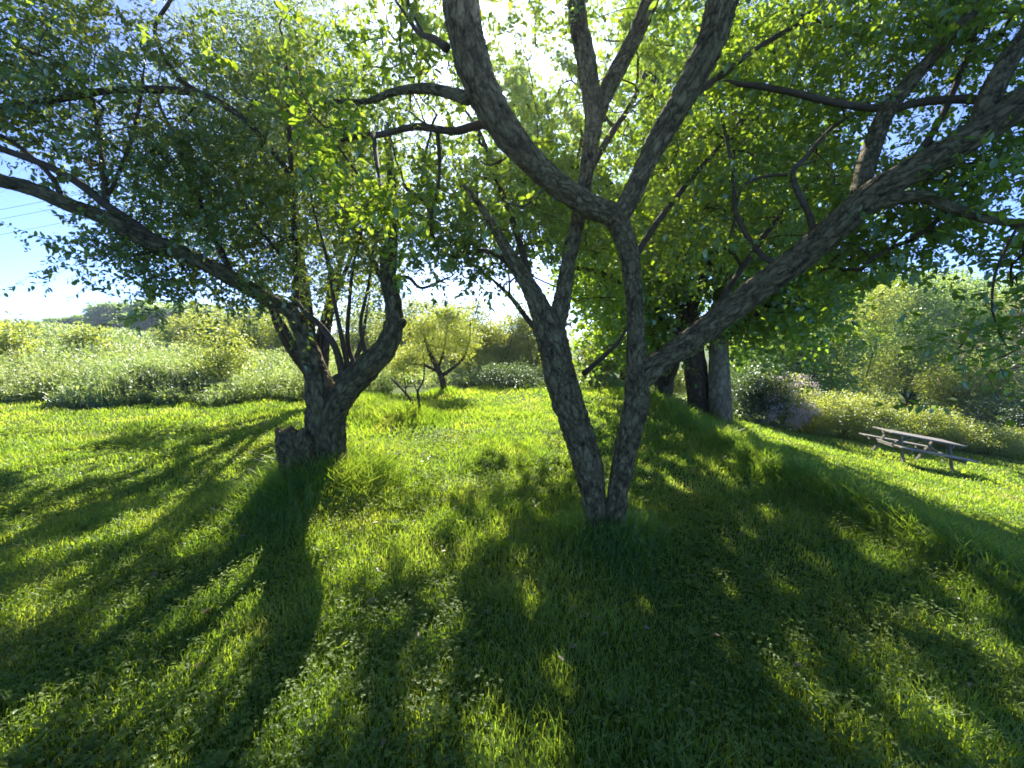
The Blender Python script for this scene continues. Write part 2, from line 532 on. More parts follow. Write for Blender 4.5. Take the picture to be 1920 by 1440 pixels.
def sun_gap(p):
    """true where a leaf at p would shade one of the sunny spots"""
    z = H(p[:, 0], p[:, 1] - SDIR[1] / SDIR[2] * p[:, 2])
    t = (p[:, 2] - z) / SDIR[2]
    x, y = p[:, 0] - SDIR[0] * t, p[:, 1] - SDIR[1] * t
    q = np.stack([x * 7, y * 5, x * 0], -1)
    n1, n2 = vnoise(q) - .5, vnoise(q + 31.7) - .5
    x2, y2 = x + n1 * .14, y + n2 * .24
    k = np.zeros(len(p), bool)
    for a, b, c in SUN_C:
        k |= (x2 - a) ** 2 + ((y2 - b) / 1.35) ** 2 < (c * 0.9) ** 2
    q = np.stack([x * 1.6, y * 1.6, x * 0], -1)
    x3, y3 = x + (vnoise(q + 5) - .5) * 1.2 + n1 * .5, y + (vnoise(q + 11) - .5) * 1.2 + n2 * .5
    for pl in SUN_P:
        k |= inside(pl, x3, y3)
    fleck = vnoise(np.stack([x * 8, y * 5.5, x * 0 + 3], -1))          # small gaps everywhere
    broad = vnoise(np.stack([x * 1.3, y * 1.0, x * 0 + 9], -1))
    k |= fleck > .86 - .28 * broad
    for c, r_ in GLOW:
        v = p - c
        t = v @ SDIR
        k |= (t > .06) & (np.linalg.norm(v - t[:, None] * SDIR, axis=1) < r_)
    return k


def thin(arr, off=(0, 0, 0)):
    V, Q, A = arr
    p = V.reshape(-1, 6, 3)[:, 2] + np.asarray(off, float)
    k = ~sun_gap(p)
    V = V.reshape(-1, 6, 3)[k].reshape(-1, 3)
    A = A.reshape(-1, 6)[k].reshape(-1)
    b = np.arange(k.sum())[:, None] * 6
    return V, np.concatenate([b + np.array([[0, 1, 2, 3]]), b + np.array([[0, 3, 4, 5]])], 1).reshape(-1, 4), A


def taper(w):
    """draw the end of a branch out to a thin crooked tip"""
    d = w[-1, :3] - w[-2, :3]
    L = np.linalg.norm(d)
    e1 = w[-1, :3] + d * .55 + rng.normal(size=3) * .10 * L
    e2 = e1 + d * .5 + rng.normal(size=3) * .16 * L + np.array((0, 0, .06 * L))
    out = np.vstack([w, np.append(e1, w[-1, 3] * .5), np.append(e2, .0012)])
    TIPS.append(w[-2, :3]); TIPS.append(w[-1, :3]); TIPS.append(e1); TIPS.append(e2)
    return out


TIPS = []


class Skel:
    """nodes the crown can grow from"""
    def __init__(s):
        s.p, s.t, s.r = [], [], []

    def add(s, C):
        T = norm(np.gradient(C[:, :3], axis=0))
        for c, t in zip(C, T):
            s.p.append(c[:3]); s.t.append(t); s.r.append(c[3])


def wood_part(name, parent, curves, mat, seg=14, n=7, lump=0.07, ridges=0.0, skel=None, grow_from=0):
    W = Wood()
    for k, pts in enumerate(curves):
        C = catmull(pts, n)
        if skel is not None:
            skel.add(C[grow_from:])
        W.add(*tube(C[:, :3], np.maximum(C[:, 3], 0.0015), seg, lump, k * 3.7, ridges))
    return link(name, W.mesh(name, mat), parent)


# ------------------------------------------------------------ leaves
def leaves_arrays(pos, dirv, nrm, ln, wd, fold=0.25):
    """six vertices and two quads per leaf"""
    dirv = norm(dirv)
    side = norm(np.cross(dirv, nrm))
    up = np.cross(side, dirv)
    ln = ln[:, None]
    wd = wd[:, None] * 0.5
    a = pos
    tip = pos + dirv * ln - up * ln * 0.10
    m1 = pos + dirv * ln * 0.30 + up * wd * fold
    m2 = pos + dirv * ln * 0.72 + up * wd * fold * 0.6
    r1, l1 = m1 + side * wd, m1 - side * wd
    r2, l2 = m2 + side * wd * 0.78, m2 - side * wd * 0.78
    V = np.stack([a, r1, r2, tip, l2, l1], 1).reshape(-1, 3)
    b = np.arange(len(pos))[:, None] * 6
    Q = np.concatenate([b + np.array([[0, 1, 2, 3]]), b + np.array([[0, 3, 4, 5]])], 1).reshape(-1, 4)
    return V, Q


def rand_unit(n):
    return norm(rng.normal(size=(n, 3)))


def grow(skel, targets, wood, r_tip=0.003, steps=4, wig=0.10, up=0.06, rmax=0.03, seg=5):
    """join every leaf cluster to the nearest wood with a curved branch; returns its end direction"""
    base_p = np.array(skel.p)
    d0 = np.array([np.min(np.linalg.norm(base_p - t, axis=1)) for t in targets])
    order = np.argsort(d0)
    nodes = list(base_p)
    owner = [-1] * len(nodes)
    paths = []
    ends = np.zeros((len(targets), 3))
    for k in order:
        tg = targets[k]
        arr = np.array(nodes)
        i = int(np.argmin(np.linalg.norm(arr - tg, axis=1)))
        a = arr[i]
        L = np.linalg.norm(tg - a)
        c = (a + tg) / 2 + rng.normal(size=3) * wig * L + np.array((0, 0, up * L))
        s = np.linspace(0, 1, steps + 1)[:, None]
        path = (1 - s) ** 2 * a + 2 * s * (1 - s) * c + s * s * tg
        path[1:-1] += rng.normal(size=(steps - 1, 3)) * 0.02 * L
        ends[k] = path[-1] - path[-2]
        pid = len(paths)
        paths.append([path, owner[i], 1])
        for q in path[1:]:
            nodes.append(q); owner.append(pid)
    for pth in reversed(paths):
        if pth[1] >= 0:
            paths[pth[1]][2] += pth[2]
    for path, own, cnt in paths:
        r0 = min(r_tip * (cnt ** 0.5) * 1.25 + 0.001, rmax)
        R = np.linspace(r0, r_tip * 0.8 if cnt < 3 else r0 * 0.75, len(path))
        C = catmull(np.column_stack([path, R]), 2)
        wood.add(*tube(C[:, :3], C[:, 3], seg))
    return norm(ends)


def sprays(targets, dirs, n_spray, length, n_leaf, leaf, mat, wood, spread=0.9, droop=0.15, up=0.25, jitter=0.08, thick=0.0016, wl=0.55):
    """short twigs carrying leaves round every cluster end"""
    N = len(targets) * n_spray
    base = np.repeat(targets, n_spray, 0) + rng.normal(size=(N, 3)) * jitter
    d = norm(np.repeat(dirs, n_spray, 0) * 0.5 + rand_unit(N) * spread + np.array((0, 0, up)))
    L = length * rng.uniform(0.5, 1.25, N)
    bend = rand_unit(N) * 0.25 + np.array((0, 0, -droop))
    if wood is not None:
        for k in range(N):
            s = np.array((0, 0.5, 1.0))[:, None]
            C = base[k] + d[k] * s * L[k] + bend[k] * s * s * L[k]
            wood.add(*tube(C, np.array((thick, thick * 0.8, thick * 0.4)), 4))
    M_ = N * n_leaf
    s = np.tile((np.arange(n_leaf) + 0.7) / n_leaf, N) + rng.uniform(-0.03, 0.03, M_)
    k = np.repeat(np.arange(N), n_leaf)
    pos = base[k] + d[k] * (s * L[k])[:, None] + bend[k] * (s * s * L[k])[:, None]
    around = rand_unit(M_)
    tdir = norm(d[k] + 2 * bend[k] * s[:, None])
    side = norm(around - tdir * np.sum(around * tdir, 1)[:, None])
    ld = norm(tdir * 0.55 + side * 0.9 + np.array((0, 0, -0.15)))
    nr = norm(rand_unit(M_) * 0.75 + np.array((0, -0.15, 0.9)))
    ln = leaf * rng.uniform(0.45, 1.3, M_) * np.repeat(rng.uniform(.75, 1.15, N), n_leaf)
    V, Q = leaves_arrays(pos + side * 0.004, ld, nr, ln, ln * wl * rng.uniform(0.8, 1.15, M_))
    rv = np.repeat(np.clip(rng.random(M_) * 0.7 + np.repeat(rng.random(N), n_leaf) * 0.3, 0, 1), 6)
    return V, Q, rv


def blob_points(blobs, per=1.0):
    """cluster targets in ellipsoids given as (px, py, depth, rx px, ry px, r depth m, count)"""
    out = []
    for (px, py, d, rx, ry, rd, n) in blobs:
        n = max(1, int(n * per))
        u = rand_unit(n) * (rng.random(n) ** 0.42)[:, None]
        for a in u:
            dd = max(d + a[1] * rd, 1.7)
            out.append(P(px + a[0] * rx, py + a[2] * ry, dd))
    return np.array(out)


SHADE = []


def crown_part(parent, name, arrs, mat):
    arrs = [thin(a) for a in arrs]
    SHADE.extend(a[0].reshape(-1, 6, 3)[:, 2] for a in arrs)
    V, Q, A, n = [], [], [], 0
    for v, q, a in arrs:
        V.append(v); Q.append(q + n); A.append(a); n += len(v)
    return link(name, raw_mesh(name, np.vstack(V), np.vstack(Q), mat, {'rv': np.concatenate(A)}), parent)


# ------------------------------------------------------------ the forked apple tree in the middle
root = P(1136, 1000, 3.41)
root[2] = float(H(root[0], root[1]))
main = empty('apple_tree', root, 'forked apple tree with rough brown bark and wide limbs in the middle of the lawn', 'tree')
sk = Skel()
stem_l = limb([(1138, 1050, 3.42, 26), (1125, 1003, 3.41, 28), (1114, 940, 3.40, 29), (1104, 880, 3.40, 34), (1085, 813, 3.40, 36), (1063, 747, 3.40, 38), (1044, 680, 3.40, 37), (1030, 620, 3.40, 36),
                (1014, 582, 3.42, 27), (998, 547, 3.44, 22), (975, 510, 3.47, 19), (952, 472, 3.5, 15), (928, 430, 3.55, 11), (900, 385, 3.6, 8), (868, 345, 3.65, 5)])
stem_lr = limb([(1033, 650, 3.41, 24), (1045, 597, 3.44, 24), (1057, 547, 3.48, 20), (1064, 500, 3.52, 18), (1075, 450, 3.56, 18), (1088, 390, 3.62, 17), (1103, 300, 3.7, 18), (1113, 220, 3.7, 22), (1100, 120, 3.6, 23), (1084, 40, 3.5, 22), (1078, -60, 3.45, 20), (1060, -230, 3.4, 13), (1050, -400, 3.4, 4)])
stem_lr2 = limb([(1113, 235, 3.70, 18), (1138, 170, 3.75, 20), (1180, 90, 3.7, 20), (1212, 20, 3.6, 20), (1240, -70, 3.55, 18), (1290, -230, 3.5, 12), (1300, -380, 3.5, 4)])
stem_r = limb([(1150, 1050, 3.42, 25), (1152, 1003, 3.40, 26), (1157, 930, 3.36, 25), (1168, 870, 3.34, 27), (1181, 810, 3.32, 28), (1192, 760, 3.30, 30), (1195, 715, 3.30, 29), (1193, 660, 3.30, 23), (1192, 600, 3.31, 20), (1187, 547, 3.31, 20), (1182, 490, 3.30, 22), (1168, 440, 3.28, 25), (1150, 405, 3.25, 28),
                (1105, 385, 3.20, 28), (1045, 345, 3.10, 29), (990, 295, 2.98, 32), (938, 232, 2.84, 37), (897, 150, 2.70, 41), (873, 70, 2.58, 43), (866, 0, 2.48, 43), (868, -90, 2.42, 41), (885, -240, 2.42, 33), (905, -430, 2.5, 22), (900, -640, 2.6, 7)])
fork_r = limb([(1158, 412, 3.26, 24), (1182, 372, 3.24, 25), (1203, 325, 3.20, 24), (1230, 270, 3.12, 26), (1268, 205, 3.02, 29), (1305, 138, 2.92, 32), (1337, 65, 2.82, 34), (1360, -20, 2.74, 36), (1385, -110, 2.68, 34), (1420, -260, 2.66, 26), (1470, -440, 2.7, 15), (1490, -600, 2.8, 5)])
diag = limb([(1193, 730, 3.31, 22), (1222, 690, 3.28, 28), (1262, 662, 3.24, 28), (1310, 628, 3.2, 29), (1370, 580, 3.12, 30), (1430, 535, 3.04, 31), (1490, 490, 2.95, 32), (1550, 438, 2.86, 33), (1605, 392, 2.78, 33), (1660, 350, 2.7, 32), (1720, 315, 2.62, 32), (1790, 275, 2.54, 32), (1860, 232, 2.46, 34), (1940, 180, 2.38, 34), (2030, 120, 2.34, 32), (2160, 30, 2.34, 24), (2300, -60, 2.4, 15), (2440, -170, 2.5, 5)])
trunk = wood_part('trunk', main, [stem_l, stem_lr, stem_r, fork_r], M['bark'], seg=80, n=18, lump=0.09, ridges=0.20, skel=sk, grow_from=90)
for c in [stem_lr2, diag]:
    wood_part('limb', main, [c], M['bark'], seg=72, n=18, lump=0.09, ridges=0.20, skel=sk, grow_from=28)
subs = [
    [(1608, 392, 2.78, 20), (1618, 335, 2.85, 19), (1640, 262, 2.92, 18), (1665, 205, 2.95, 18), (1702, 158, 2.95, 16), (1748, 108, 2.9, 13), (1800, 50, 2.85, 12), (1862, -25, 2.8, 11)],
    [(1668, 205, 2.95, 10), (1610, 200, 2.98, 9), (1545, 188, 3.0, 9), (1480, 172, 3.02, 8), (1425, 162, 3.05, 8), (1384, 157, 3.07, 6)],
    [(1668, 208, 2.95, 9), (1725, 192, 2.9, 10), (1800, 186, 2.82, 11), (1870, 188, 2.7, 12), (1960, 180, 2.6, 12)],
    [(1828, 250, 2.5, 18), (1852, 190, 2.52, 21), (1888, 118, 2.54, 20), (1930, 60, 2.54, 18), (1990, -20, 2.5, 16)],
    [(1606, 398, 2.78, 16), (1672, 374, 2.66, 15), (1736, 370, 2.58, 13), (1798, 394, 2.5, 11), (1862, 413, 2.44, 9), (1940, 420, 2.4, 8)],
    [(1912, 420, 2.42, 4), (1890, 458, 2.43, 3.4), (1866, 515, 2.45, 3), (1860, 570, 2.47, 2.6), (1868, 608, 2.49, 2.2), (1883, 642, 2.5, 1.5)],
    [(1530, 455, 2.88, 10), (1516, 400, 2.98, 8), (1486, 330, 3.1, 7), (1515, 290, 3.15, 6), (1560, 240, 3.2, 5), (1600, 215, 3.25, 4)],
    [(1490, 328, 3.1, 5), (1440, 330, 3.15, 4), (1392, 352, 3.2, 4), (1375, 420, 3.25, 3)],
    [(1470, 505, 2.98, 9), (1420, 470, 3.1, 7), (1380, 400, 3.2, 6), (1376, 330, 3.3, 5), (1360, 250, 3.4, 4)],
    [(1700, 320, 2.66, 10), (1760, 230, 2.8, 8), (1800, 140, 2.9, 7), (1830, 60, 2.95, 5)],
    [(1280, 190, 3.0, 12), (1340, 150, 3.2, 9), (1420, 90, 3.4, 7), (1500, 40, 3.6, 6), (1560, -20, 3.7, 5)],
    [(878, 185, 2.75, 15), (835, 172, 2.8, 12), (795, 166, 2.85, 11), (740, 172, 2.9, 8), (690, 190, 2.95, 6), (630, 190, 3.0, 4)],
    [(942, 240, 2.86, 12), (900, 234, 2.95, 12), (850, 246, 3.1, 10), (780, 238, 3.2, 9), (715, 252, 3.25, 8), (660, 258, 3.3, 7), (600, 290, 3.35, 5)],
    [(820, 246, 3.18, 6), (824, 300, 3.3, 5), (822, 345, 3.35, 4), (810, 400, 3.4, 4)],
    [(838, 90, 2.66, 12), (812, 72, 2.7, 9), (785, 62, 2.75, 6), (762, 30, 2.8, 4), (735, -12, 2.85, 3)],
    [(795, 66, 2.74, 4), (770, 18, 2.8, 3), (758, -30, 2.85, 2.5)],
    [(1000, 560, 3.5, 8), (960, 500, 3.7, 7), (910, 470, 3.9, 6), (860, 480, 4.0, 4), (820, 470, 4.1, 3)],
    [(1095, 700, 3.4, 7), (1130, 670, 3.2, 5), (1160, 640, 3.1, 4), (1185, 600, 3.0, 3)],
    [(1180, 500, 3.35, 9), (1230, 420, 3.6, 8), (1300, 330, 3.9, 7), (1370, 250, 4.3, 6), (1420, 180, 4.7, 5)],
    [(1100, 330, 3.7, 10), (1140, 260, 4.2, 9), (1180, 200, 4.8, 7), (1200, 160, 5.4, 6), (1210, 130, 6.0, 4)],
    [(1320, 620, 3.2, 9), (1380, 520, 3.7, 8), (1450, 420, 4.3, 7), (1520, 340, 5.0, 6), (1580, 280, 5.6, 4)],
    [(1040, 660, 3.5, 8), (990, 600, 4.1, 7), (960, 560, 4.6, 6), (930, 530, 5.0, 4)],
    [(1005, 560, 3.46, 9), (970, 440, 3.9, 8), (930, 330, 4.5, 7), (900, 250, 5.0, 5)],
]
for c in subs:
    if c[0][:2] == (1095, 700):
        wood_part('branch', main, [limb(c)], M['twig'], seg=10, n=6, lump=0.09)
        continue
    wood_part('branch', main, [taper(limb(c, .86 if c[0][3] > 14 else .70))], M['bark'] if c[0][3] > 14 else M['twig'], seg=14, n=6, lump=0.09, skel=sk, grow_from=4)

GLOW += [(P(a, b, c), r_) for a, b, c, r_ in [(556, 125, 2.5, .05), (562, 185, 2.45, .09), (590, 215, 2.4, .08), (640, 250, 2.4, .12), (620, 285, 2.4, .10), (655, 300, 2.4, .10), (628, 355, 2.3, .10), (690, 345, 2.4, .14), (725, 375, 2.4, .14), (670, 400, 2.4, .12), (735, 395, 2.4, .10), (790, 405, 2.4, .08), (740, 515, 2.5, .05), (900, 300, 2.9, .05), (990, 375, 3.0, .08), (945, 375, 3.0, .06),
          (95, 35, 3.2, .15), (275, 75, 3.3, .1), (45, 100, 3.3, .1), (390, 70, 3.6, .12)]]
main_blobs = [
    # px, py, depth, rx, ry, rdepth, clusters
    (800, 120, 3.9, 90, 110, 0.9, 14), (720, 230, 3.9, 90, 80, 0.7, 12), (800, 330, 4.0, 80, 80, 0.8, 14), (880, 420, 4.0, 80, 70, 0.7, 14),
    (960, 330, 4.4, 90, 80, 0.8, 14), (1000, 180, 4.4, 90, 120, 0.9, 16), (1000, 30, 4.0, 110, 80, 0.9, 8),
    (1010, 440, 4.0, 60, 60, 0.5, 8), (1130, 300, 4.8, 90, 110, 1.0, 18), (1160, 120, 4.8, 110, 120, 1.0, 18), (1230, 20, 4.4, 90, 60, 0.8, 10),
    (1270, 380, 4.6, 90, 90, 1.0, 16), (1260, 480, 4.8, 70, 50, 0.9, 7), (1380, 420, 4.6, 90, 80, 1.1, 15),
    (1330, 260, 4.6, 90, 90, 1.0, 16), (1430, 250, 4.4, 90, 100, 1.1, 20), (1400, 90, 4.2, 110, 100, 1.0, 20),
    (1540, 330, 4.2, 90, 90, 1.1, 18), (1540, 190, 4.0, 90, 80, 1.0, 16), (1530, 60, 3.8, 110, 80, 0.9, 16),
    (1680, 40, 3.6, 100, 60, 0.8, 14), (1790, 60, 3.3, 80, 60, 0.6, 10), (1690, 140, 3.4, 80, 60, 0.6, 8),
    (1600, 440, 3.6, 70, 40, 0.6, 7), (1700, 400, 3.0, 90, 45, 0.4, 9), (1800, 340, 2.9, 90, 40, 0.4, 8), (1880, 300, 2.8, 70, 40, 0.4, 6),
    (1650, 490, 3.3, 80, 35, 0.5, 7), (1560, 520, 3.6, 60, 35, 0.5, 6), (1760, 440, 2.9, 90, 30, 0.3, 7), (1910, 505, 2.7, 25, 50, 0.3, 6), (1850, 240, 3.0, 70, 40, 0.4, 3),
    (1890, 60, 3.0, 60, 60, 0.4, 5),
    (830, 475, 4.2, 80, 40, .6, 12), (930, 500, 4.5, 60, 40, .6, 10), (1120, 540, 5.2, 50, 90, .8, 12), (1060, 360, 5.2, 70, 60, .7, 10), (1240, 300, 4.4, 60, 60, .8, 10), (700, 120, 4.0, 80, 70, .6, 8),
    (900, -220, 3.0, 160, 120, .6, 12), (1300, -230, 3.3, 200, 120, .8, 16), (1600, -180, 3.2, 160, 120, .7, 14), (2050, 60, 2.8, 120, 140, .5, 16), (2150, 250, 2.9, 120, 120, .5, 12), (1850, -150, 3.0, 140, 110, .5, 10),
    # the far side of the crown, which shades the lawn in front
    (1120, 430, 6.8, 120, 50, 0.9, 34), (960, 420, 6.8, 110, 50, 0.8, 34), (1280, 430, 6.6, 110, 55, 0.9, 26), (1440, 420, 6.3, 110, 55, 0.9, 20), (1040, 390, 8.0, 120, 50, 0.8, 20), (860, 400, 6.8, 80, 50, 0.8, 24),
    (1560, 380, 5.6, 90, 50, 0.7, 12), (1680, 330, 4.8, 90, 50, 0.6, 10),
    (1200, 330, 6.3, 110, 100, 0.8, 10), (1330, 300, 6.4, 120, 110, 0.8, 10), (1450, 360, 6.0, 110, 90, 0.8, 8), (1100, 220, 6.4, 110, 100, 0.8, 10),
    (1520, 240, 5.6, 110, 100, 0.8, 8), (1250, 160, 6.4, 120, 90, 0.8, 10), (1060, 390, 6.2, 90, 70, 0.7, 10), (960, 330, 6.3, 90, 90, 0.7, 12),
    (860, 300, 6.4, 90, 100, 0.7, 12), (760, 330, 6.3, 80, 100, 0.6, 10), (800, 180, 6.4, 90, 80, 0.7, 10), (960, 200, 6.3, 100, 80, 0.7, 12), (900, 80, 6.0, 110, 70, 0.7, 8),
    (1400, 150, 5.8, 120, 90, 0.8, 8),
]
tg = np.vstack([blob_points(main_blobs, 1.15), np.array(TIPS) + rng.normal(size=(len(TIPS), 3)) * .07])
TIPS.clear()
W = Wood()
ends = grow(sk, tg, W, r_tip=0.0028, rmax=0.02)
ar = [sprays(tg, ends, 8, 0.34, 17, 0.055, None, W, jitter=0.12)]
link('twigs', W.mesh('twigs', M['twig']), main)
crown_part(main, 'crown', ar, M['leaf_main'])
print('main clusters', len(tg), 'leaves', len(ar[0][2]) // 6)

# bright young shoots hanging in the light
yb = [(556, 125, 2.5, 4, 6, .03, 1), (562, 185, 2.45, 10, 12, .05, 2), (590, 215, 2.4, 12, 12, .05, 2), (640, 240, 2.4, 16, 18, .06, 3), (615, 285, 2.4, 22, 22, .08, 3),
      (655, 290, 2.4, 14, 30, .06, 2), (628, 350, 2.3, 18, 16, .06, 2), (690, 345, 2.4, 30, 22, .08, 4), (720, 375, 2.4, 30, 22, .08, 4), (670, 400, 2.4, 24, 18, .08, 2), (735, 395, 2.4, 20, 14, .06, 2),
      (790, 405, 2.4, 18, 8, .05, 1), (740, 515, 2.5, 6, 8, .03, 1), (900, 300, 2.9, 8, 10, .05, 1), (990, 375, 3.0, 14, 14, .05, 1), (945, 375, 3.0, 10, 12, .05, 1)]
ysk = Skel()
yc = [limb([(700, 252, 3.2, 6), (706, 300, 2.9, 5), (712, 345, 2.6, 4), (690, 350, 2.5, 3.4), (652, 300, 2.42, 3), (610, 240, 2.4, 2.6), (580, 205, 2.42, 2), (556, 130, 2.5, 1.5)]),
      limb([(712, 345, 2.6, 4), (735, 380, 2.48, 3), (742, 440, 2.46, 2.4), (742, 512, 2.5, 1.6)]), limb([(735, 380, 2.48, 3), (765, 398, 2.42, 2), (795, 405, 2.4, 1.6)]),
      limb([(940, 300, 3.0, 3), (920, 310, 2.95, 2.4), (900, 302, 2.9, 1.8)]), limb([(1030, 345, 3.05, 3), (985, 385, 3.0, 2.4), (945, 378, 3.0, 1.8)])]
for yy in (yc[:3], yc[3:4], yc[4:]):
    wood_part('hanging_shoot', main, yy, M['twig'], seg=6, n=4, lump=0, skel=ysk)
ty = blob_points(yb)
W = Wood()
e = grow(ysk, ty, W, r_tip=0.0018, rmax=0.004)
ya = sprays(ty, e, 6, 0.14, 6, 0.055, None, W, jitter=0.035, up=0.1, wl=0.6)
tag(link('shoot_twigs', W.mesh('shoot_twigs', M['twig']), main), kind='stuff')
crown_part(main, 'young_leaves', [ya], M['leaf_young'])['label'] = 'bright yellow-green young leaves hanging in the sun'

# ------------------------------------------------------------ the old apple tree on the left
root = P(610, 900, 4.47)
root[2] = float(H(root[0], root[1]))
left = empty('apple_tree', root, 'old apple tree with thick trunk and broken stub at its foot, left of the centre', 'tree')
sk = Skel()
trunk_l = limb([(612, 960, 4.48, 54), (610, 900, 4.48, 46), (607, 850, 4.48, 41), (606, 805, 4.48, 40), (606, 765, 4.47, 39), (600, 728, 4.46, 34), (590, 690, 4.45, 27), (577, 650, 4.42, 22), (562, 613, 4.4, 19), (543, 582, 4.37, 18),
                (500, 560, 4.3, 17), (440, 525, 4.2, 18), (375, 490, 4.08, 18), (310, 462, 3.98, 18), (250, 440, 3.9, 18), (190, 406, 3.82, 17), (120, 380, 3.74, 16), (60, 354, 3.68, 16), (0, 338, 3.6, 16), (-90, 305, 3.52, 15), (-230, 262, 3.5, 11), (-380, 190, 3.5, 4)])
trunk_r = limb([(636, 940, 4.46, 24), (632, 880, 4.44, 26), (627, 820, 4.42, 27), (628, 775, 4.42, 29), (650, 730, 4.4, 31), (688, 690, 4.36, 31), (720, 655, 4.32, 27), (738, 615, 4.3, 23), (737, 570, 4.3, 20), (729, 530, 4.32, 20), (728, 485, 4.36, 18), (736, 440, 4.42, 14), (738, 380, 4.5, 11), (732, 310, 4.6, 9), (725, 240, 4.7, 7)])
wood_part('trunk', left, [trunk_l, trunk_r], M['bark2'], seg=72, n=16, lump=0.11, ridges=0.22, skel=sk, grow_from=120)
stub = limb([(596, 985, 4.34, 56), (580, 920, 4.30, 50), (562, 870, 4.27, 45), (548, 838, 4.25, 40), (540, 815, 4.24, 30), (538, 806, 4.24, 15)])
shards = [limb([(a, 850, 4.22, 13), (a - 2, 820, 4.22, 12), (a - 5 + k * 3, 808 - 4 * (k % 2), 4.24, 8), (a - 7 + k * 5, 802 - 5 * (k % 2), 4.25, 3)]) for k, a in enumerate((528, 548, 566))]
s = wood_part('broken_stub', left, [stub] + shards, M['bark2'], seg=40, n=8, lump=0.34, ridges=0.35)
s['label'] = 'short gnarled broken stub leaning from the foot of the trunk'
knob = limb([(742, 612, 4.28, 14), (754, 604, 4.27, 12), (760, 600, 4.27, 6)])
wood_part('knot', left, [knob], M['bark2'], seg=12, n=4, lump=0.15)
lsubs = [
    [(548, 585, 4.38, 10), (556, 545, 4.42, 8), (553, 480, 4.46, 7), (550, 400, 4.5, 7), (545, 300, 4.55, 6), (540, 200, 4.6, 5), (535, 90, 4.6, 4)],
    [(645, 715, 4.36, 11), (630, 655, 4.3, 9), (602, 612, 4.28, 8), (575, 588, 4.3, 6), (560, 570, 4.35, 5)],
    [(655, 700, 4.38, 8), (640, 630, 4.4, 6), (626, 560, 4.45, 5), (612, 480, 4.5, 4), (590, 400, 4.6, 3)],
    [(668, 695, 4.36, 7), (652, 640, 4.5, 6), (655, 570, 4.6, 5), (662, 500, 4.7, 4), (680, 430, 4.8, 3)],
    [(690, 680, 4.36, 6), (676, 610, 4.5, 5), (690, 540, 4.6, 4), (700, 470, 4.7, 3)],
    [(318, 470, 4.0, 12), (255, 424, 3.95, 13), (200, 385, 3.9, 11), (150, 345, 3.85, 10), (90, 312, 3.8, 9), (0, 278, 3.7, 9), (-80, 250, 3.6, 8)],
    [(548, 330, 4.54, 7), (470, 235, 4.4, 8), (388, 180, 4.3, 9), (300, 168, 4.2, 9), (205, 170, 4.1, 9), (120, 184, 4.0, 9), (30, 200, 3.9, 8), (-60, 205, 3.8, 7)],
    [(380, 178, 4.3, 7), (330, 140, 4.3, 6), (290, 60, 4.3, 5), (320, 0, 4.3, 4)],
    [(200, 388, 3.9, 8), (195, 330, 3.95, 7), (185, 260, 4.0, 6), (170, 180, 4.05, 5), (110, 120, 4.1, 4), (60, 100, 4.1, 3)],
    [(200, 372, 3.92, 5), (220, 330, 4.0, 5), (250, 250, 4.1, 4), (265, 175, 4.2, 4)],
    [(120, 382, 3.76, 7), (95, 330, 3.8, 6), (30, 270, 3.8, 5), (-30, 240, 3.7, 4)],
    [(440, 525, 4.2, 9), (400, 440, 4.6, 8), (360, 340, 5.1, 7), (330, 260, 5.6, 5), (300, 200, 6.0, 4)],
    [(735, 560, 4.32, 9), (690, 470, 4.9, 8), (640, 380, 5.5, 7), (600, 300, 6.1, 5)],
    [(550, 500, 4.45, 6), (480, 420, 4.9, 5), (440, 330, 5.4, 4)],
    [(735, 525, 4.32, 8), (765, 520, 4.3, 5), (790, 540, 4.3, 4), (830, 525, 4.25, 3)],
    [(300, 468, 4.0, 6), (240, 478, 3.95, 4), (180, 452, 3.9, 3)],
]
for c in lsubs:
    wood_part('branch', left, [taper(limb(c, .86 if c[0][3] > 14 else .70))], M['twig'], seg=10, n=5, lump=0.09, skel=sk, grow_from=4)
left_blobs = [
    (-120, 90, 3.8, 120, 110, .5, 14), (-220, 170, 3.7, 120, 60, .4, 6), (250, -150, 4.3, 220, 110, .7, 14), (550, -120, 4.7, 150, 120, .8, 10),
    (50, 50, 3.9, 100, 70, 0.5, 15), (60, 210, 3.9, 100, 70, 0.5, 14), (210, 90, 4.1, 100, 60, 0.6, 15), (210, 240, 4.1, 100, 80, 0.6, 18), (150, 310, 3.9, 80, 35, 0.4, 8),
    (40, 130, 4.1, 110, 60, 0.5, 10),
    (370, 120, 4.4, 90, 90, 0.7, 14), (370, 290, 4.5, 110, 110, 0.8, 28), (330, 410, 4.3, 90, 50, 0.5, 12), (500, 180, 4.8, 100, 120, 0.9, 22), (490, 360, 4.8, 110, 110, 0.9, 30),
    (610, 250, 4.9, 90, 120, 0.9, 18), (620, 420, 4.8, 100, 90, 0.8, 20), (700, 470, 4.6, 60, 50, 0.5, 8), (470, 490, 4.6, 80, 50, 0.6, 12), (240, 470, 4.0, 60, 40, 0.4, 6),
    (310, 520, 4.2, 70, 40, 0.5, 9), (400, 560, 4.4, 80, 30, 0.5, 8), (220, 450, 3.9, 45, 25, 0.3, 4), (620, 540, 4.8, 60, 30, 0.5, 4),
    (380, 330, 6.2, 130, 110, 0.8, 14), (520, 330, 6.4, 120, 110, 0.8, 13), (620, 330, 6.4, 80, 90, 0.7, 7), (300, 220, 6.0, 120, 100, 0.8, 10), (150, 180, 5.6, 130, 100, 0.8, 9), (480, 200, 6.4, 120, 90, 0.8, 9),
]
tg = np.vstack([blob_points(left_blobs, 1.3), np.array(TIPS) + rng.normal(size=(len(TIPS), 3)) * .07])
W = Wood()
ends = grow(sk, tg, W, r_tip=0.0028, rmax=0.02)
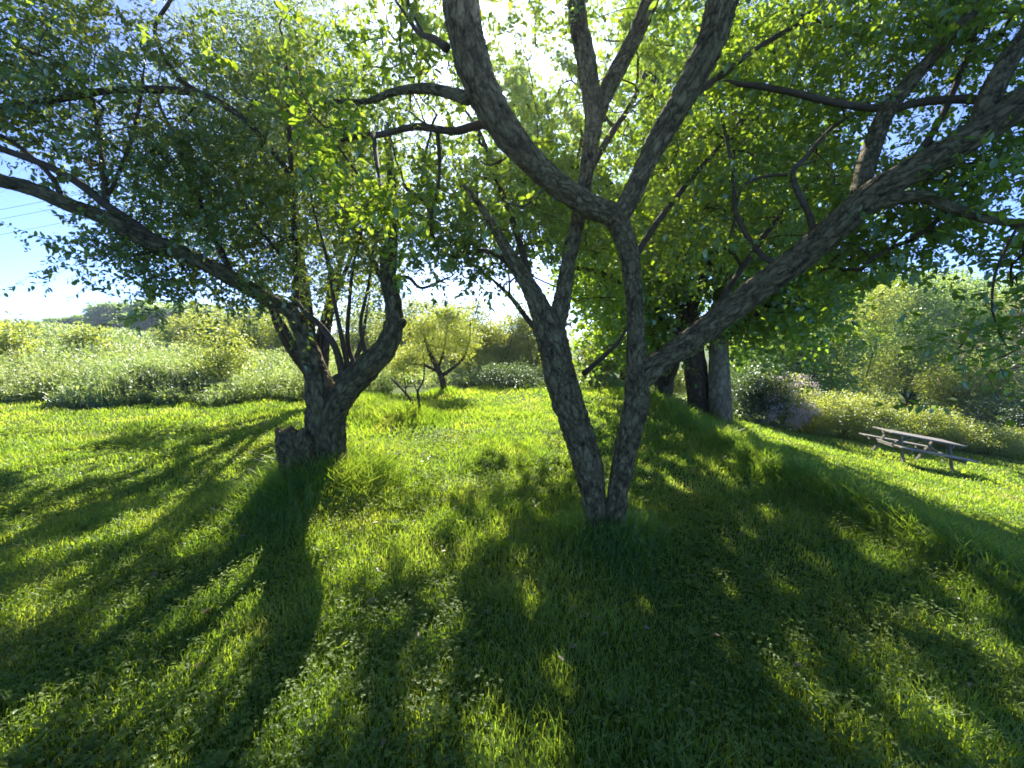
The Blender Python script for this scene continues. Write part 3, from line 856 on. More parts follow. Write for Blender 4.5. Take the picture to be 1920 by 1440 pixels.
ar = [sprays(tg, ends, 8, 0.34, 17, 0.053, None, W, jitter=0.12)]
crown_part(left, 'crown', ar, M['leaf_left'])
yt = blob_points([(95, 35, 3.2, 40, 16, .1, 3), (275, 75, 3.3, 12, 14, .08, 2), (45, 100, 3.3, 20, 16, .1, 2), (20, 40, 3.3, 14, 14, .1, 1), (390, 60, 3.6, 20, 30, .1, 3), (375, 110, 3.6, 10, 20, .1, 2), (180, 155, 3.4, 30, 6, .1, 2)])
e = grow(sk, yt, W, r_tip=0.002, rmax=0.005)
link('twigs', W.mesh('twigs', M['twig']), left)
crown_part(left, 'young_leaves', [sprays(yt, e, 3, 0.12, 6, 0.055, None, None, jitter=0.02, up=0.2)], M['leaf_young'])


# ------------------------------------------------------------ trees and shrubs farther off
def far_wood(parent, base, tops, mat, r0, seg=10, name='trunk'):
    W = Wood()
    for t_ in tops:
        t_ = np.asarray(t_, float)
        b = np.zeros(3) + np.array((0, 0, -0.15))
        m_ = b * 0.45 + t_ * 0.55 + rng.normal(size=3) * 0.06 * np.linalg.norm(t_)
        q = b * 0.8 + t_ * 0.2
        q[:2] *= 0.4
        C = catmull(np.column_stack([np.array([b, q, m_, t_]), [r0, r0 * 0.75, r0 * 0.45, r0 * 0.12]]), 5)
        W.add(*tube(C[:, :3], C[:, 3], seg, 0.1, rng.random() * 9))
    o = bpy.data.objects.new(name, W.mesh(name, mat))
    COL.objects.link(o)
    o.parent = parent
    return o


def clumps(blobs, n_clump, n_leaf, leaf, spread, shell=0.35, wl=0.6, upn=0.8):
    """leaf clumps through lumpy ellipsoids, local coordinates: (x, y, z, rx, ry, rz, weight)"""
    ws = np.array([b[6] for b in blobs], float)
    ks = rng.choice(len(blobs), n_clump, p=ws / ws.sum())
    B = np.array([b[:6] for b in blobs], float)[ks]
    u = rand_unit(n_clump) * (1 - shell * rng.random(n_clump) ** 1.3)[:, None]
    c = B[:, :3] + u * B[:, 3:6] * rng.uniform(0.75, 1.12, n_clump)[:, None]
    k = np.repeat(np.arange(n_clump), n_leaf)
    n = len(k)
    off = rng.normal(size=(n, 3)) * spread
    off[:, 2] *= 0.6
    pos = c[k] + off
    d = norm(off + rand_unit(n) * spread * 0.9 + u[k] * spread * 0.6 + np.array((0, 0, -0.1 * spread)))
    nr = norm(rand_unit(n) * 0.8 + u[k] * 0.3 + np.array((0, 0, upn)))
    ln = leaf * rng.uniform(0.55, 1.3, n)
    V, Q = leaves_arrays(pos, d, nr, ln, ln * wl)
    rv = np.repeat(np.clip(rng.random(n) * 0.6 + np.repeat(rng.random(n_clump), n_leaf) * 0.4, 0, 1), 6)
    return V, Q, rv


def local_part(parent, name, arrs, mat, gaps=True):
    if gaps and parent.location.y < 40:
        arrs = [thin(a, parent.location) for a in arrs]
        SHADE.extend(a[0].reshape(-1, 6, 3)[:, 2] + np.array(parent.location) for a in arrs)
    V, Q, A, n = [], [], [], 0
    for v, q, a in arrs:
        V.append(v); Q.append(q + n); A.append(a); n += len(v)
    o = bpy.data.objects.new(name, raw_mesh(name, np.vstack(V), np.vstack(Q), mat, {'rv': np.concatenate(A)}))
    COL.objects.link(o)
    o.parent = parent
    return o


def plant(name, px, d, label, cat, group=None):
    b = spot(px, d)
    o = bpy.data.objects.new(name, None)
    o.empty_display_size = 0.2
    COL.objects.link(o)
    o.location = tuple(b)
    return tag(o, label, cat, group)


def shrub(px, d, w, h, label, mat='leaf_shrub', leaf=0.07, dens=1.0, name='shrub', cat='shrub', group=None, stems=6, spread=0.10, lobes=7, depth=None, extra=None):
    o = plant(name, px, d, label, cat, group)
    dp = depth or w * 0.8
    bl = []
    for i in range(lobes):
        a = rng.uniform(0, 2 * math.pi)
        r = rng.uniform(0.1, 0.55)
        zz = rng.uniform(0.25, 0.72) * h
        s_ = rng.uniform(0.26, 0.42)
        bl.append((math.cos(a) * r * w * 0.5 * 1.2, math.sin(a) * r * dp * 0.5 * 1.2, zz, w * s_, dp * s_, min(h * s_ * 1.0, h - zz + 0.05), s_))
    bl.append((0, 0, h * 0.32, w * 0.45, dp * 0.45, h * 0.32, 0.7))
    area = w * h + dp * h + w * dp
    nc = int(np.clip(area * 26 * dens * (0.07 / leaf) ** 1.2, 60, 2600))
    arrs = [clumps(bl, nc, 26, leaf, spread, shell=0.5)]
    if extra:
        pass
    tops = [(rng.uniform(-.35, .35) * w, rng.uniform(-.35, .35) * dp, rng.uniform(.5, .8) * h) for _ in range(stems)]
    far_wood(o, None, tops, M['bark_dark'], 0.02 + 0.008 * h, seg=6, name='stems')
    local_part(o, 'foliage', arrs, M[mat], gaps=False)
    return o, bl


def tree(px, d, h, w, label, mat='leaf_tree', bark='bark_dark', leaf=0.12, low=0.25, name='tree', group=None, nc=900, trunk_r=0.18, lobes=12, spread=0.22, lean=(0, 0), n_leaf=26, topf=0.85):
    o = plant(name, px, d, label, 'tree', group)
    bl = []
    for i in range(lobes):
        f = (i + 0.5) / lobes
        a = i * 2.399 + rng.uniform(-.4, .4)
        zz = h * (low + (topf - low) * f)
        rr = w * 0.5 * math.sin(math.pi * (0.18 + 0.70 * f)) * rng.uniform(0.35, 0.7)
        s_ = rng.uniform(0.20, 0.30)
        bl.append((math.cos(a) * rr + lean[0] * f, math.sin(a) * rr + lean[1] * f, zz, w * s_, w * s_, max(h * s_ * 0.55, w * s_ * 0.6), s_))
    far_wood(o, None, [(b[0] * 0.9, b[1] * 0.9, b[2]) for b in bl[::2]], M[bark], trunk_r, seg=10)
    local_part(o, 'crown', [clumps(bl, nc, n_leaf, leaf, spread, shell=0.7)], M[mat])
    return o


# the feathery tree standing behind the left apple tree
tree(600, 9.6, 8.8, 7.0, 'tall feathery pale green tree standing behind the old apple tree', 'leaf_feather', 'bark_dark', leaf=0.055, low=0.27, nc=4000, trunk_r=0.13, lobes=16, spread=0.16, name='feathery_tree', n_leaf=34)

# the big old maple
mp = P(1335, 812, 10.2)
mp[2] = float(H(mp[0], mp[1]))
maple = empty('maple_tree', mp, 'large old tree with one dark and one pale grey stem behind the forked apple tree', 'tree')
sk = Skel()
mA = limb([(1356, 845, 10.0, 34), (1352, 805, 10.0, 27), (1350, 740, 10.0, 25), (1348, 660, 10.0, 22), (1352, 560, 10.0, 18), (1357, 450, 10.0, 15), (1362, 330, 10.1, 12), (1375, 200, 10.2, 9), (1380, 90, 10.2, 6)])
mB = limb([(1314, 845, 10.4, 36), (1314, 800, 10.4, 30), (1310, 740, 10.4, 27), (1302, 680, 10.4, 26), (1290, 600, 10.5, 24), (1268, 500, 10.6, 20), (1245, 380, 10.7, 16), (1225, 250, 10.8, 12), (1215, 120, 10.8, 8)])
a_ = wood_part('trunk', maple, [mA], M['bark_grey'], seg=26, n=8, lump=0.10, ridges=0.10, skel=sk, grow_from=24)
a_['label'] = 'pale grey stem'
a_ = wood_part('trunk', maple, [mB], M['bark_dark'], seg=26, n=8, lump=0.12, ridges=0.10, skel=sk, grow_from=24)
a_['label'] = 'dark brown stem'
for c in [[(1300, 660, 10.4, 14), (1240, 590, 10.2, 11), (1180, 540, 10.0, 9), (1120, 510, 9.8, 7), (1060, 500, 9.6, 4)],
          [(1350, 640, 10.0, 12), (1410, 590, 9.7, 10), (1470, 570, 9.4, 8), (1530, 580, 9.2, 5)],
          [(1354, 520, 10.0, 12), (1420, 440, 10.2, 10), (1490, 380, 10.4, 8), (1560, 340, 10.6, 5)],
          [(1190, 400, 10.8, 9), (1100, 330, 10.7, 8), (1000, 290, 10.6, 6), (930, 300, 10.7, 4)],
          [(1262, 480, 10.6, 13), (1190, 400, 10.8, 10), (1130, 330, 11.0, 8), (1080, 260, 11.2, 5)],
          [(1290, 600, 10.5, 12), (1320, 520, 9.6, 10), (1350, 460, 8.8, 8), (1390, 420, 8.2, 5)],
          [(1352, 580, 10.0, 12), (1380, 500, 11.2, 9), (1420, 420, 12.3, 6)]]:
    wood_part('branch', maple, [limb(c)], M['bark_dark'], seg=10, n=5, lump=0.1, skel=sk)
mblobs = [(1180, 560, 10.2, 90, 70, 1.4, 22), (1120, 470, 10.4, 90, 80, 1.5, 22), (1230, 400, 10.6, 110, 110, 2.0, 34), (1350, 430, 10.0, 110, 110, 2.2, 36), (1460, 450, 10.0, 90, 90, 1.8, 26),
          (1440, 570, 9.6, 80, 55, 1.2, 16), (1500, 580, 9.6, 60, 45, 1.0, 12), (1520, 540, 9.6, 60, 50, 1.0, 12), (1400, 610, 9.8, 50, 30, 0.8, 7), (1340, 250, 10.4, 130, 120, 2.2, 36), (1480, 300, 10.4, 100, 100, 1.8, 24),
          (1200, 240, 10.8, 120, 110, 2.0, 28), (1280, 90, 10.6, 140, 90, 2.0, 24), (1420, 110, 10.4, 110, 90, 1.8, 18), (1080, 330, 11.0, 70, 90, 1.4, 12), (1560, 400, 9.9, 50, 70, 1.0, 9), (1240, 610, 11.0, 60, 50, 1.0, 10), (1150, 640, 11.2, 60, 40, 1.0, 8),
          (1010, 290, 10.6, 80, 80, 1.4, 14), (920, 320, 10.8, 80, 80, 1.2, 10), (960, 200, 10.8, 100, 80, 1.4, 12)]
tg = blob_points(mblobs)
W = Wood()
ends = grow(sk, tg, W, r_tip=0.006, rmax=0.06)
tag(link('twigs', W.mesh('twigs', M['bark_dark']), maple), kind='stuff')
crown_part(maple, 'crown', [sprays(tg, ends, 14, 0.75, 17, 0.115, None, None, jitter=0.32, spread=1.1, wl=0.8)], M['leaf_maple'])

tree(1243, 13.6, 8.5, 4.4, 'dark-trunked tree half hidden behind the big old tree', 'leaf_maple', 'bark_dark', leaf=0.13, low=0.34, nc=800, trunk_r=0.28, name='shade_tree')
tree(1170, 17.5, 9, 6, 'green tree farther back between the stems of the forked apple tree', 'leaf_maple', leaf=0.14, low=0.22, nc=900, name='shade_tree')
tree(1490, 22, 8.6, 7.0, 'deep green tree behind the lilac bush', 'leaf_maple', leaf=0.15, low=0.12, nc=1200, name='shade_tree')
tree(1420, 28, 10.5, 8.5, 'tall dark tree farthest back behind the big old tree', 'leaf_tree', leaf=0.18, low=0.15, nc=1000, name='shade_tree')

# the small apple tree out on the lawn
o = plant('young_apple_tree', 832, 11.6, 'small round apple tree with a leaning trunk out on the sunny lawn', 'tree')
bl = [(-0.9, 0, 1.0, .75, .7, .45, 1), (-0.2, 0.2, 1.45, .85, .7, .6, 1), (0.5, -.1, 1.5, .7, .7, .5, .8), (-0.5, -.2, 1.8, .7, .7, .4, .8), (0.1, 0, 2.1, .7, .6, .3, .7), (-1.2, .2, .75, .5, .5, .25, .4)]
W = Wood()
for pts in ([(0.05, 0, -.1, .10), (0, 0, .25, .09), (-.1, 0, .6, .08), (-.3, 0, 1.0, .06), (-.5, 0, 1.6, .03)],
            [(-.08, 0, .5, .06), (.25, 0, .72, .05), (.55, 0, 1.0, .035), (.72, 0, 1.5, .02), (.75, 0, 2.0, .01)],
            [(-.1, 0, .6, .05), (-.5, .1, .78, .04), (-1.0, .1, .85, .02)], [(-.15, 0, .7, .04), (.0, .2, 1.2, .03), (.1, .2, 1.9, .01)]):
    C = catmull(pts, 5)
    W.add(*tube(C[:, :3], C[:, 3], 10, .1))
ob = link('trunk', W.mesh('trunk', M['bark_dark'])); ob.parent = o
local_part(o, 'crown', [clumps(bl, 620, 24, 0.05, .09, shell=.9)], M['leaf_shrub'], gaps=False)

# the dead forked sapling
b = spot(785, 7.9)
o = empty('dead_sapling', b, 'bare dead forked sapling sticking out of the grass left of the lawn path', 'sapling')
W = Wood()
for pts in ([(0, 0, -.05, .03), (-.05, 0, .2, .028), (-.18, 0, .45, .022), (-.38, 0, .68, .02), (-.50, 0, .80, .012)],
            [(.03, 0, -.05, .03), (.02, 0, .3, .026), (-.0, 0, .55, .02), (.10, .03, .75, .016), (.13, 0, 1.05, .008), (.11, 0, 1.25, .004)],
            [(-.22, 0, .5, .014), (-.24, 0, .72, .01), (-.27, .02, .92, .005)], [(-.0, 0, .5, .012), (-.1, .1, .72, .008), (-.12, .1, .9, .004)]):
    C = catmull(pts, 5)
    W.add(*tube(C[:, :3], C[:, 3], 8, .15))
ob = bpy.data.objects.new('trunk', W.mesh('trunk', M['bark_dark'])); COL.objects.link(ob); ob.parent = o

# hedge of willowy shrubs behind the lawn
G1 = 'willowy shrubs closing off the lawn'
for px, d, w, h, lb in [(775, 19, 3.6, 3.6, 'yellow-green willowy shrub behind the small round apple tree'), (850, 21, 4.0, 3.7, 'tall pale willowy shrub right of the small round apple tree'),
                        (925, 17, 3.0, 3.0, 'bushy light green shrub left of the forked apple tree stems'), (1000, 18, 3.4, 3.6, 'light green shrub directly behind the left stem of the forked apple tree'),
                        (690, 22, 4.0, 3.4, 'yellow-green shrub seen between the stems of the old apple tree'), (1120, 15.5, 2.4, 2.0, 'sunlit shrub seen through the fork of the apple tree')]:
    shrub(px, d, w, h, lb, leaf=0.085, dens=1.1, group=G1, spread=.14)
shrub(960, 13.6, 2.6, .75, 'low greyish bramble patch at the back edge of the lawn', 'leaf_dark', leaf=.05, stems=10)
shrub(1250, 16.0, 2.4, 1.4, 'pale flowering shrub between the two big trunks', 'leaf_shrub', leaf=.06)

# shrubs in and behind the meadow on the left
for px, d, w, h, lb, mt in [(425, 11.6, 1.6, 1.9, 'reddish green bush standing up out of the meadow edge', 'leaf_shrub'), (470, 24, 5.5, 3.3, 'yellow-green bushy thicket behind the meadow', 'leaf_shrub'),
                            (360, 26, 4.5, 2.9, 'light green thicket left of the bushy thicket behind the meadow', 'leaf_shrub'), (540, 22, 3.2, 3.0, 'green bush behind the trunk of the old apple tree', 'leaf_shrub'),
                            (165, 17, 1.5, 2.2, 'lone yellow-leaved bush rising above the meadow weeds', 'leaf_shrub'), (15, 14, 1.8, 1.9, 'leafy bush at the left edge of the meadow', 'leaf_shrub'),
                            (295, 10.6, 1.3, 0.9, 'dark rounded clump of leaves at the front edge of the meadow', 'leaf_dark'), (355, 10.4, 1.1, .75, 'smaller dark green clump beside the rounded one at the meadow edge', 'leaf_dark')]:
    shrub(px, d, w, h, lb, mt, leaf=0.06 if d < 14 else 0.1, spread=.09 if d < 14 else .15)
b = spot(428, 11.2)
for k_, lb in enumerate(['tree']):
    pass
far_names = ['dark round tree at the left end of the distant treeline', 'second distant tree from the left on the horizon', 'tallest dark crown of the distant treeline', 'pale distant tree right of the tallest dark crown',
             'distant dark tree above the meadow bushes', 'distant rounded tree just left of the old apple tree trunk', 'distant tree low behind the reddish bush', 'last distant tree beside the old apple tree trunk']
proto = None
for (px, d, h, w), lb in zip([(125, 95, 3.2, 9), (170, 100, 4.4, 11), (214, 88, 6.6, 9), (248, 96, 5.6, 9), (282, 84, 7.2, 9), (322, 80, 6.4, 11), (370, 78, 6.6, 12), (500, 70, 6, 12)], far_names):
    if proto is None:
        proto = tree(px, d, 1, 1, lb, 'leaf_tree', leaf=0.075, low=0.05, nc=420, trunk_r=.03, spread=.05, name='distant_tree', group='distant treeline beyond the meadow', n_leaf=18, lobes=12)
        o = proto
    else:
        o = copy_tree(proto)
        o['label'] = lb
        o.location = tuple(spot(px, d))
    o.scale = (w, w, h)
    o.rotation_euler.z = px * 0.37

# right side: lilac, dark bush, sunny hedge, round tree, reddish tree
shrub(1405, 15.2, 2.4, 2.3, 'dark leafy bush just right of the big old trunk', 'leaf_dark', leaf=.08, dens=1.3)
o, bl = shrub(1468, 14.9, 1.9, 2.0, 'lilac bush with pink and white blossom beside the dark bush', 'leaf_shrub', leaf=.07, name='lilac_bush')
local_part(o, 'blossom', [clumps([(b[0], b[1], b[2], b[3] * 1.05, b[4] * 1.05, b[5] * 1.05, b[6]) for b in bl], 260, 24, .06, .07, shell=.1)], M['blossom'], gaps=False)
GH = 'sunny shrubs along the lower edge of the lawn'
for px, d, w, h, lb in [(1525, 15.2, 2.2, 1.6, 'yellowish shrub next to the lilac in the sunny hedge'), (1585, 15.0, 2.2, 1.6, 'bright yellow-green shrub behind the left end of the picnic table'),
                        (1650, 15.2, 2.4, 1.6, 'rounded yellow-green shrub behind the middle of the picnic table'), (1715, 15.5, 2.4, 1.6, 'yellow-green shrub behind the right end of the picnic table'),
                        (1780, 15.6, 2.4, 1.4, 'light shrub right of the picnic table in the sunny hedge'), (1850, 15.4, 2.4, 1.2, 'low pale shrub near the right end of the hedge'), (1920, 15.6, 2.6, 1.2, 'low shrub at the far right end of the hedge'),
                        (1600, 17.5, 2.6, 2.3, 'taller shrub standing behind the sunny hedge')]:
    shrub(px, d, w, h, lb, 'leaf_shrub', leaf=.06, group=GH, dens=1.2, depth=2.4)
tree(1705, 31, 10.2, 11.5, 'broad round green tree behind the hedge on the right', 'leaf_tree', 'bark_dark', leaf=.16, low=.14, nc=2600, trunk_r=.22, lobes=18, spread=.22, name='round_tree')
tree(1612, 27, 8.6, 5.0, 'yellow-green tree at the left flank of the broad round tree', 'leaf_shrub', 'bark_dark', leaf=.11, low=.14, nc=900, trunk_r=.1, name='round_tree', lobes=12, spread=.2)
tree(1885, 42, 10, 10, 'reddish brown tree at the right edge', 'leaf_red', leaf=.18, low=.15, nc=900, name='reddish_tree')
shrub(1850, 24, 6.4, 4.0, 'large pale green bush in front of the reddish tree', 'leaf_shrub', leaf=.1, spread=.16)
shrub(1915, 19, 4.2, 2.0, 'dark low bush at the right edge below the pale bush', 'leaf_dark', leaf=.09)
tree(1560, 38, 10.5, 10, 'dark bluish tree behind the yellow-green tree', 'leaf_tree', leaf=.2, low=.1, nc=900, name='shade_tree')

# the wooded hill on the far right: one mass
V, Q, A, n = [], [], [], 0
bl = []
for i in range(230):
    d = rng.uniform(60, 135)
    px = rng.uniform(1500, 2250)
    x, y, z = spot(px, d)
    s_ = rng.uniform(2.6, 4.6)
    bl.append((x, y, z + rng.uniform(3, 6), s_, s_, s_ * 1.15, 1))
v = clumps(bl, 5200, 14, 0.62, 0.75, shell=.5)
o = link('distant_wood', raw_mesh('distant_wood', v[0], v[1], M['leaf_tree'], {'rv': v[2]}))
tag(o, 'distant wooded hillside rising on the right under the sky', 'wood', kind='stuff')


# ------------------------------------------------------------ grass, clover, weeds
def in_view(x, y, m=1.34, pad=1.9):
    return np.abs(x) < m * y + pad


def scatter(y0, y1, dens, m=1.34, xmax=40, cond=None):
    xm = min(m * y1 + 1.9, xmax)
    n = int((y1 - y0) * 2 * xm * dens)
    y = rng.uniform(y0, y1, n)
    x = rng.uniform(-xm, xm, n)
    k = in_view(x, y, m)
    if cond is not None:
        k &= cond(x, y)
    return x[k], y[k]


BASES = [(main.location.x, main.location.y - .05, 0.42, 0.22), (left.location.x - 0.1, left.location.y - 0.25, 0.6, 0.36), (left.location.x + 0.55, left.location.y - 0.1, 0.4, 0.22),
         (maple.location.x, maple.location.y, 0.9, 0.35), (spot(785, 7.9)[0] - .3, 7.9, 0.7, 0.30), (spot(832, 11.6)[0], 11.6, .5, .2), (spot(690, 9)[0], 9.0, .8, .3)]


def meadow_edge(x):
    return 9.5 + 0.45 * np.sin(x * 0.9) + 0.3 * np.sin(x * 2.3 + 1) + 0.2 * np.sin(x * 5.1) + np.clip((x + 4.6) * 1.3, 0, 30)


def tall(x, y):
    """extra height of uncut grass"""
    e = np.exp(-((x - 3.35 - 0.15 * np.sin(y)) / 0.42) ** 2) * 0.30 * np.clip((y - 0.5) / 1.5, 0.3, 1) * np.clip((13 - y) / 3, 0, 1)
    for bx, by, r, hh in BASES:
        e = e + hh * np.exp(-((x - bx) ** 2 + (y - by) ** 2) / r ** 2)
    n = vnoise(np.stack([x * 1.7, y * 1.7, x * 0], -1))
    return e + np.clip(n - 0.55, 0, 1) * 0.08


def bare(x, y):
    """thin turf at a few dry spots"""
    k = np.ones_like(x)
    for bx, by, r in [(P(430, 950, 3.9)[0], P(430, 950, 3.9)[1], .28)]:
        k *= 1 - 0.7 * np.exp(-((x - bx) ** 2 + (y - by) ** 2) / r ** 2)
    return k


def blades(x, y, h0, w0, seed=0):
    n = len(x)
    z = H(x, y)
    t_ = tall(x, y)
    patch = vnoise(np.stack([x * 0.9 + 9, y * 0.9, x * 0 + 3], -1))
    patch2 = vnoise(np.stack([x * 3.7 + 2, y * 3.7, x * 0 + 5], -1))
    h = (h0 * rng.uniform(0.45, 1.4, n) * (0.45 + 0.7 * patch + .75 * patch2 ** 2)) + t_ * rng.uniform(0.45, 1.15, n)
    a = rng.uniform(0, 2 * math.pi, n)
    lean = rng.uniform(0.1, 0.95, n) * h
    ld = np.stack([np.cos(a), np.sin(a), a * 0], -1)
    b = a + rng.uniform(-1.2, 1.2, n) + math.pi / 2
    sd_ = np.stack([np.cos(b), np.sin(b), a * 0], -1) * (w0 * rng.uniform(0.6, 1.3, n) * (1 + t_ * 1.5))[:, None]
    p0 = np.stack([x, y, z - 0.01], -1)
    p1 = p0 + ld * (lean * 0.3)[:, None] + np.array((0, 0, 1)) * (h * 0.62)[:, None]
    p2 = p0 + ld * lean[:, None] + np.array((0, 0, 1)) * (h * 0.95)[:, None]
    V = np.stack([p0 - sd_ * .5, p0 + sd_ * .5, p1 - sd_ * .5, p1 + sd_ * .5, p2 - sd_ * .1, p2 + sd_ * .1], 1).reshape(-1, 3)
    i = np.arange(n)[:, None] * 6
    Q = np.concatenate([i + np.array([[0, 1, 3, 2]]), i + np.array([[2, 3, 5, 4]])], 1).reshape(-1, 4)
    dry = vnoise(np.stack([x * 2.3, y * 2.3, x * 0 + 8], -1))
    rv = np.repeat(np.clip(rng.random(n) * 0.75 + (dry - .5) * 1.3 + (rng.random(n) < 0.05 + .25 * np.clip(dry - .6, 0, 1)) * .6, 0, 1), 6)
    return V, Q, rv


lawn = lambda x, y: (y < meadow_edge(x)) & (rng.random(len(x)) < bare(x, y))
parts = []
for y0, y1, dens, h0, w0 in [(0.9, 2.6, 7000, .055, .0040), (2.6, 4.2, 4200, .055, .0050), (4.2, 6.5, 1900, .06, .0075), (6.5, 10, 800, .06, .012), (10, 16.5, 300, .065, .022)]:
    x, y = scatter(y0, y1, dens, cond=lawn)
    parts.append(blades(x, y, h0, w0))
# the uncut strip and the tufts need more blades
x, y = scatter(0.9, 13, 2000, cond=lambda x, y: tall(x, y) > rng.uniform(0.05, 0.25, len(x)))
parts.append(blades(x, y, .08, .006))
V, Q, A, n = [], [], [], 0
for v, q, a in parts:
    V.append(v); Q.append(q + n); A.append(a); n += len(v)
print('grass blades', n // 6)
o = link('grass', raw_mesh('grass', np.vstack(V), np.vstack(Q), M['grass'], {'rv': np.concatenate(A)}))
tag(o, 'short green lawn grass with longer uncut tufts', 'grass', kind='stuff')

# clover and small broad leaves
cl = lambda x, y: (y < meadow_edge(x)) & (vnoise(np.stack([x * 1.4 + 4, y * 1.4, x * 0], -1)) + np.where(x < 0, .12, -.04) > rng.uniform(0.3, 0.75, len(x)))
xs, ys = [], []
for y0, y1, dens in [(0.9, 2.8, 1700), (2.8, 4.6, 750), (4.6, 7, 240)]:
    x, y = scatter(y0, y1, dens, cond=cl)
    xs.append(x); ys.append(y)
x, y = np.concatenate(xs), np.concatenate(ys)
n = len(x)
big = np.clip(y / 3.2, 1, 2)
hh = rng.uniform(.035, .085, n) + tall(x, y) * .5
c = np.stack([x, y, H(x, y) + hh], -1)
a = rng.uniform(0, 2 * math.pi, n)
tilt = norm(rand_unit(n) * .6 + np.array((0, 0, 1)))
arr = []
for k in range(3):
    an = a + k * 2.094
    d = norm(np.stack([np.cos(an), np.sin(an), rng.uniform(-.2, .35, n)], -1))
    ln = rng.uniform(.008, .015, n) * big
    arr.append((*leaves_arrays(c, d, tilt, ln, ln * .95), np.repeat(rng.random(n), 6)))
# broad-leaved rosettes
x, y = scatter(1.0, 7, 26, cond=cl)
n = len(x)
nl = 7
k = np.repeat(np.arange(n), nl)
a = np.tile(np.arange(nl) * .9, n) + rng.uniform(0, 6, n)[k] + rng.uniform(-.3, .3, n * nl)
el = rng.uniform(.25, 1.1, n * nl)
sz = rng.uniform(.03, .075, n)[k] * rng.uniform(.7, 1.2, n * nl)
d = norm(np.stack([np.cos(a), np.sin(a), el], -1))
c = np.stack([x, y, H(x, y) + .015], -1)[k] + d * .01
arr.append((*leaves_arrays(c, d, norm(rand_unit(n * nl) * .2 + np.array((0, 0, 1))), sz, sz * .42), np.repeat(rng.random(n * nl) * .8, 6)))
V, Q, A, m_ = [], [], [], 0
for v, q, r_ in arr:
    V.append(v); Q.append(q + m_); A.append(r_); m_ += len(v)
o = link('clover', raw_mesh('clover', np.vstack(V), np.vstack(Q), M['clover'], {'rv': np.concatenate(A)}))
tag(o, 'clover and small broad leaves growing through the lawn', 'clover', kind='stuff')
print('clover leaflets', m_ // 6)


# last year's leaves caught in the turf
x, y = scatter(1.0, 9, 22, cond=lambda x, y: rng.random(len(x)) < .25 + 1.2 * np.exp(-((x - main.location.x) ** 2 + (y - main.location.y) ** 2) / 1.0) + 1.0 * np.exp(-((x - left.location.x) ** 2 + (y - left.location.y) ** 2) / 1.5))
n = len(x)
a = rng.uniform(0, 6.283, n)
ln = rng.uniform(.02, .055, n)
v = leaves_arrays(np.stack([x, y, H(x, y) + rng.uniform(.015, .06, n)], -1), np.stack([np.cos(a), np.sin(a), rng.uniform(-.3, .3, n)], -1), norm(rand_unit(n) * .5 + np.array((0, 0, 1))), ln, ln * .6, fold=.5)
o = link('fallen_leaves', raw_mesh('fallen_leaves', v[0], v[1], M['leaf_red'], {'rv': np.repeat(rng.random(n), 6)}))
tag(o, 'brown dry fallen leaves lying in the grass', 'leaves', kind='stuff')


# tall weeds of the meadow on the left
def weeds(x, y, h0, leaf, nl):
    n = len(x)
    z = H(x, y)
    h = h0 * rng.uniform(.45, 1.2, n) * (0.55 + 0.9 * vnoise(np.stack([x * .7, y * .7, x * 0], -1)))
    h = h * np.clip(0.35 + (y - meadow_edge(x)) * .55, .3, 1)
    lean = rand_unit(n) * .28
    k = np.repeat(np.arange(n), nl)
    s_ = rng.uniform(.12, 1, len(k))
    p0 = np.stack([x, y, z], -1)
    dv = norm(lean + np.array((0, 0, 1))) * h[:, None]
    pos = p0[k] + dv[k] * s_[:, None]
    a = rng.uniform(0, 2 * math.pi, len(k))
    d = norm(np.stack([np.cos(a), np.sin(a), rng.uniform(.1, 1.3, len(k))], -1))
    nr = norm(rand_unit(len(k)) * .6 + np.array((0, 0, 1)))
    ln = leaf * rng.uniform(.5, 1.3, len(k)) * (1.25 - .5 * s_)
    V1, Q1 = leaves_arrays(pos, d, nr, ln, ln * .42)
    r1 = np.repeat(np.clip(rng.random(len(k)) * .6 + np.repeat(vnoise(np.stack([x * .5, y * .5, x * 0 + 2], -1)), nl) * .45, 0, 1), 6)
    wv = np.stack([np.cos(a[::nl]), np.sin(a[::nl]), a[::nl] * 0], -1) * (leaf * .07)
    V2 = np.stack([p0 - wv, p0 + wv, p0 + dv * .5 + wv, p0 + dv + wv * .3, p0 + dv - wv * .3, p0 + dv * .5 - wv], 1).reshape(-1, 3)
    i = np.arange(n)[:, None] * 6
    Q2 = np.concatenate([i + np.array([[0, 1, 2, 5]]), i + np.array([[5, 2, 3, 4]])], 1).reshape(-1, 4)
    return (V1, Q1, r1), (V2, Q2, np.repeat(rng.uniform(.5, 1, n), 6))


arr = []
for y0, y1, dens, h0, leaf, nl in [(9.2, 12.5, 230, .78, .085, 8), (12.5, 18, 95, .75, .13, 8), (18, 30, 32, .72, .22, 7), (30, 62, 7, .75, .42, 6)]:
    x, y = scatter(y0, y1, dens, xmax=80, cond=lambda x, y: (y > meadow_edge(x)) & (x < -0.28 * y))
    arr += weeds(x, y, h0, leaf, nl)
# rough growth behind and below the lawn on the right and in the middle
x, y = scatter(13.4, 22, 22, cond=lambda x, y: (x > -0.28 * y) & (y > 13.2 + np.clip((x - 4) * .18, 0, 2.4)))
arr += weeds(x, y, .55, .16, 7)
V, Q, A, n = [], [], [], 0
for v, q, a in arr:
    V.append(v); Q.append(q + n); A.append(a); n += len(v)
o = link('meadow_weeds', raw_mesh('meadow_weeds', np.vstack(V), np.vstack(Q), M['weed'], {'rv': np.concatenate(A)}))
tag(o, 'tall tangled weeds and wild grass of the uncut meadow', 'weeds', kind='stuff')
print('weed leaves', n // 6)

